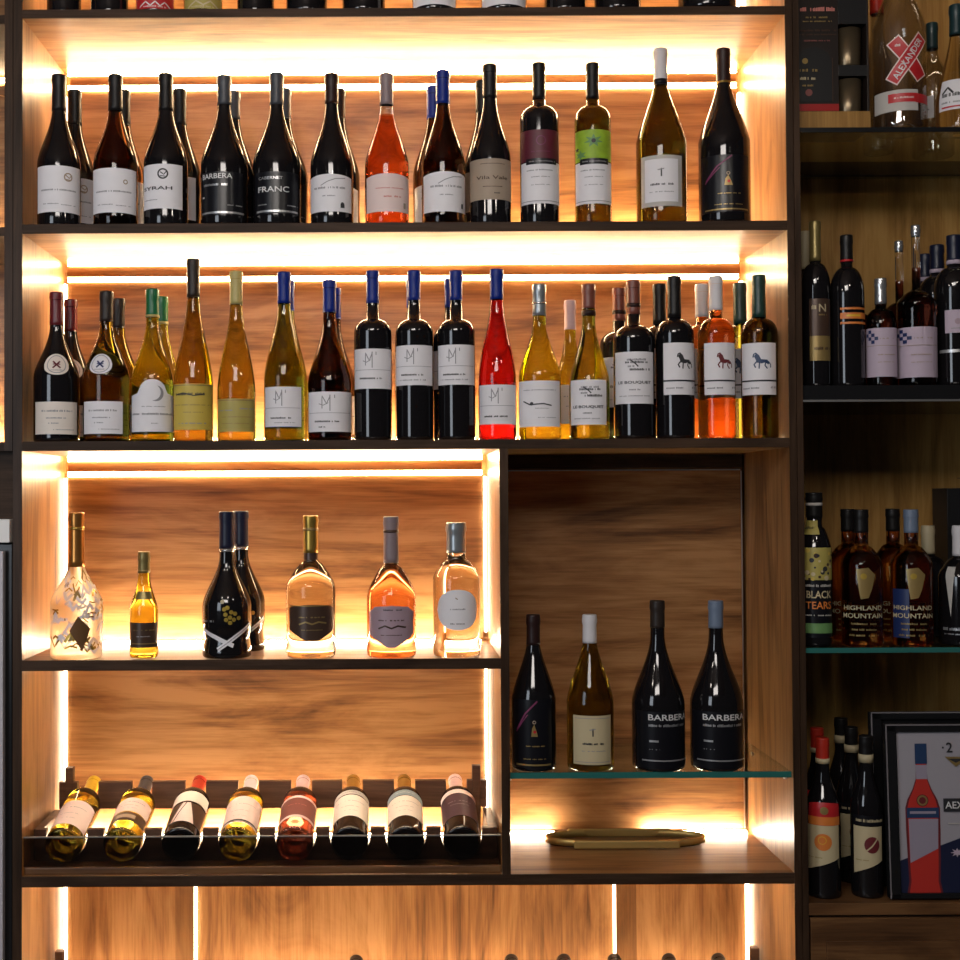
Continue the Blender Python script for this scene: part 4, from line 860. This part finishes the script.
def framed(x0, x1, z0, z1, y, label, art):
    f = thing('picture_frame', label, 'picture', ((x0+x1)/2, y, Z0+z0+.0035), (math.radians(-3), 0, 0))
    w, h = (x1-x0)/2, z1-z0; b = .022
    mb = MB(); mb.box(-w, w, 0, .012, 0, h, 'black_paint', .001)
    mb.box(-w, -w+b, -.008, 0, 0, h, 'black_paint', .002); mb.box(w-b, w, -.008, 0, 0, h, 'black_paint', .002)
    mb.box(-w, w, -.008, 0, 0, b*.5, 'black_paint', .002); mb.box(-w, w, -.008, 0, h-b*.7, h, 'black_paint', .002); mb.build('frame', f)
    mb = MB()
    for a, bb, c, d in ((-w-.0005, -w+.002, 0, h), (w-.002, w+.0005, 0, h), (-w, w, h-.002, h+.0005)): mb.box(a, bb, -.0092, -.0082, c, d, 'frame_line')
    mb.build('frame_edge', f)
    if art:
        mb = MB(); W, H = 2*w-2*b, h-b*1.2
        fn = lambda a, bb, lift: (a, -.0015-lift*2, b*.5+H/2+bb)
        mb.add([fn(-W/2, -H/2, 0), fn(W/2, -H/2, 0), fn(W/2, H/2, 0), fn(-W/2, H/2, 0)], [(0, 1, 2, 3)], 'poster_grey')
        deco(mb, fn, W, H, art(W, H)); mb.build('poster', f)
    return f
def art(W, H):
    s = sc_at(.02); U = lambda px: (px-901)/s/W; V = lambda py: (py-733.5)/s/H
    P = lambda *pts: [(U(a), V(b)) for a, b in pts]
    it = [('p', [(0, V(860)), (1, V(860)-(1-0)*W/H*.36), (1, 1), (0, 1)], 'poster_navy')]
    half = [(5.2, 752), (5.2, 772), (5.6, 780), (9, 790), (14, 800), (16.2, 808), (16.2, 830), (15.2, 865), (14.5, 880), (16.5, 890), (16.5, 895)]
    cx = 925.5
    body = lambda k: P(*[(cx+a*k, b) for a, b in half], *[(cx-a*k, b) for a, b in reversed(half)])
    it += [('p', body(1.06), 'poster_darkred'), ('p', body(.92), 'poster_red')]
    it += [('p', P((cx-6, 745), (cx+6, 745), (cx+6, 765), (cx-6, 765)), 'poster_blue'), ('p', P((cx-5.5, 766), (cx+5.5, 766), (cx+5.5, 780), (cx-5.5, 780)), 'poster_silver'),
           ('o', U(cx), V(801), 6, 'poster_darkred'), ('o', U(cx), V(801), 5.2, 'label_gold', 3.4), ('p', P((cx-16, 808), (cx+16, 808), (cx+16, 818), (cx-16, 818)), 'poster_blue'),
           ('p', P((cx-14.5, 819), (cx+15, 819), (cx+14, 848), (cx-14, 862)), 'poster_silver'), ('r', U(cx-13), V(811.5), U(cx+13), V(814), 'poster_silver'),
           ('t', '2', U(954), V(749), 10, 'ink'), ('o', U(947.5), V(749), 1, 'ink'), ('p', P((949, 758), (972, 758), (960, 768)), 'label_gold'), ('p', P((952, 760), (969, 760), (960, 764)), 'ink'),
           ('p', P((946, 799), (985, 799), (985, 812), (946, 812)), 'ink'), ('t', 'AEX', U(957), V(805.5), 7, 'ink_white'), ('r', U(950), V(823), U(975), V(824), 'paper_grey'),
           ('p', [(U(958)+a*.055, V(852)+b*.03) for a, b in star(0, 0, 1, 8)], 'paper_lav')]
    return it
framed(wx(888, .02, 820), wx(888, .02, 820)+.30, ZD+.0006, wp(930, 726, .03)[1], .018, 'black framed poster showing a red aperitif bottle', art)
framed(wx(874, .10, 780), wx(874, .10, 780)+.33, ZD+.0006, wp(930, 714, .11)[1], .103, 'black frame leaning behind the red bottle poster', None)

# ------------------------------------------------------------------ neighbours on the left
nb = thing('shelving_unit', 'neighbouring lit walnut shelving at the left picture edge', 'shelf unit', (-1.05, .18, 0))
nx0, nx1 = -1.36, -.770; NT = .10
def npart(name, mat, *boxes):
    mb = MB()
    for b in boxes: zbox(mb, *b, mat, 0)
    return mb.build(name, nb, world=True)
npart('side_panel', 'dark_edge_v', (nx1, -.7535, 0, YB, NT, ZT)); npart('side_panel', 'walnut_v', (nx0-.016, nx0, 0, YB, NT, ZT))
npart('rear_panel', 'walnut_h', (nx0, nx1, PF, YB, NT, ZT))
for z in (.979, .550, NT+.018): npart('shelf', 'dark_edge', (nx0, nx1, 0, PF, z-.018, z))
npart('top_board', 'dark_edge', (nx0-.016, -.7535, 0, YB, ZT, ZT+.02))
npart('light_rail', 'walnut_h', (nx0, nx1, PF-.012, PF, .915, .935))
npart('light_strip', 'led_top', (nx0+.01, nx1-.01, PF-.006, PF-.002, .946, .956)); npart('light_strip', 'led_floor', (nx0+.01, nx1-.01, .295, .307, .550, .556))
npart('light_strip', 'led_floor_low', (nx0+.01, nx1-.01, .295, .307, NT+.018, NT+.023))
npart('lower_panel', 'dark_edge', (nx0-.016, -.7535, .02, .04, -.036, NT))
wt = MB(); zbox(wt, nx0-.02, -.7555, -.012, YB, -.083, -.0365, 'worktop_white', .002); wt = wt.build('worktop'); tag(wt, 'white worktop end at the left picture edge', 'worktop')
fr = thing('wine_fridge', 'pale grey fridge front in a black frame under the white worktop', 'fridge', (-1.06, .17, .0006))
mb = MB(); mb.box(nx0, -.7565, .012, YB, .0006, Z0-.086, 'black_paint', .002); mb.build('fridge_body', fr, world=True)
mb = MB(); mb.box(nx0+.01, -.7695, -.008, .011, .06, Z0-.10, 'fridge_grey', .003); d = mb.build('door', fr, world=True)
mb = MB(); mb.box(nx0+.05, nx0+.065, -.04, -.025, .5, 1.0, 'aluminium', .003); mb.box(nx0+.05, nx0+.065, -.026, -.008, .52, .54, 'aluminium'); mb.box(nx0+.05, nx0+.065, -.026, -.008, .96, .98, 'aluminium'); h = mb.build('handle', d, world=False)
h.location = -fr.location

# ------------------------------------------------------------------ light of the room, camera
def area(name, loc, target, sx, sy, power, col):
    l = bpy.data.lights.new(name, 'AREA'); l.shape = 'RECTANGLE'; l.size = sx; l.size_y = sy; l.energy = power; l.color = col
    o = bpy.data.objects.new(name, l); C.objects.link(o); o.location = loc
    o.rotation_euler = (Vector(target)-Vector(loc)).to_track_quat('-Z', 'Y').to_euler(); return o
area('window_daylight', (-2.1, -3.0, 1.9), (-.3, .2, 1.5), 1.0, 1.6, 25, (.82, .90, 1.0))
area('ceiling_panel', (-.3, -2.9, 2.9), (-.1, .1, 1.4), 1.2, .5, 27, (1.0, .92, .86))
for x in (-.9, .05, .95):
    l = bpy.data.lights.new('pendant_bulb', 'POINT'); l.energy = 5; l.shadow_soft_size = .045; l.color = (1, .90, .78)
    o = bpy.data.objects.new('pendant_bulb', l); C.objects.link(o); o.location = (x, -1.5, 2.55)
w = bpy.data.worlds.new('room_light'); bpy.context.scene.world = w; w.use_nodes = True
w.node_tree.nodes['Background'].inputs[0].default_value = (.9, .92, 1, 1); w.node_tree.nodes['Background'].inputs[1].default_value = .02

cam = bpy.data.cameras.new('camera'); co = bpy.data.objects.new('camera', cam); C.objects.link(co)
co.location = (0, -CD, Z0); co.rotation_euler = CAM_R.to_euler()
cam.sensor_width = 36; cam.lens = 36*F/960; cam.shift_x = (480-VX)/960; cam.shift_y = (PY0-480)/960; cam.clip_start = .02
sc = bpy.context.scene; sc.camera = co
sc.view_settings.view_transform = 'Standard'; sc.view_settings.look = 'None'; sc.view_settings.exposure = 0.0; sc.view_settings.gamma = 1; sc.view_settings.use_curve_mapping = False
sc.cycles.use_denoising = True
sc.cycles.max_bounces = 12; sc.cycles.transmission_bounces = 12; sc.cycles.diffuse_bounces = 5; sc.cycles.glossy_bounces = 5
sc.cycles.sample_clamp_indirect = 6; sc.cycles.caustics_reflective = False; sc.cycles.caustics_refractive = False
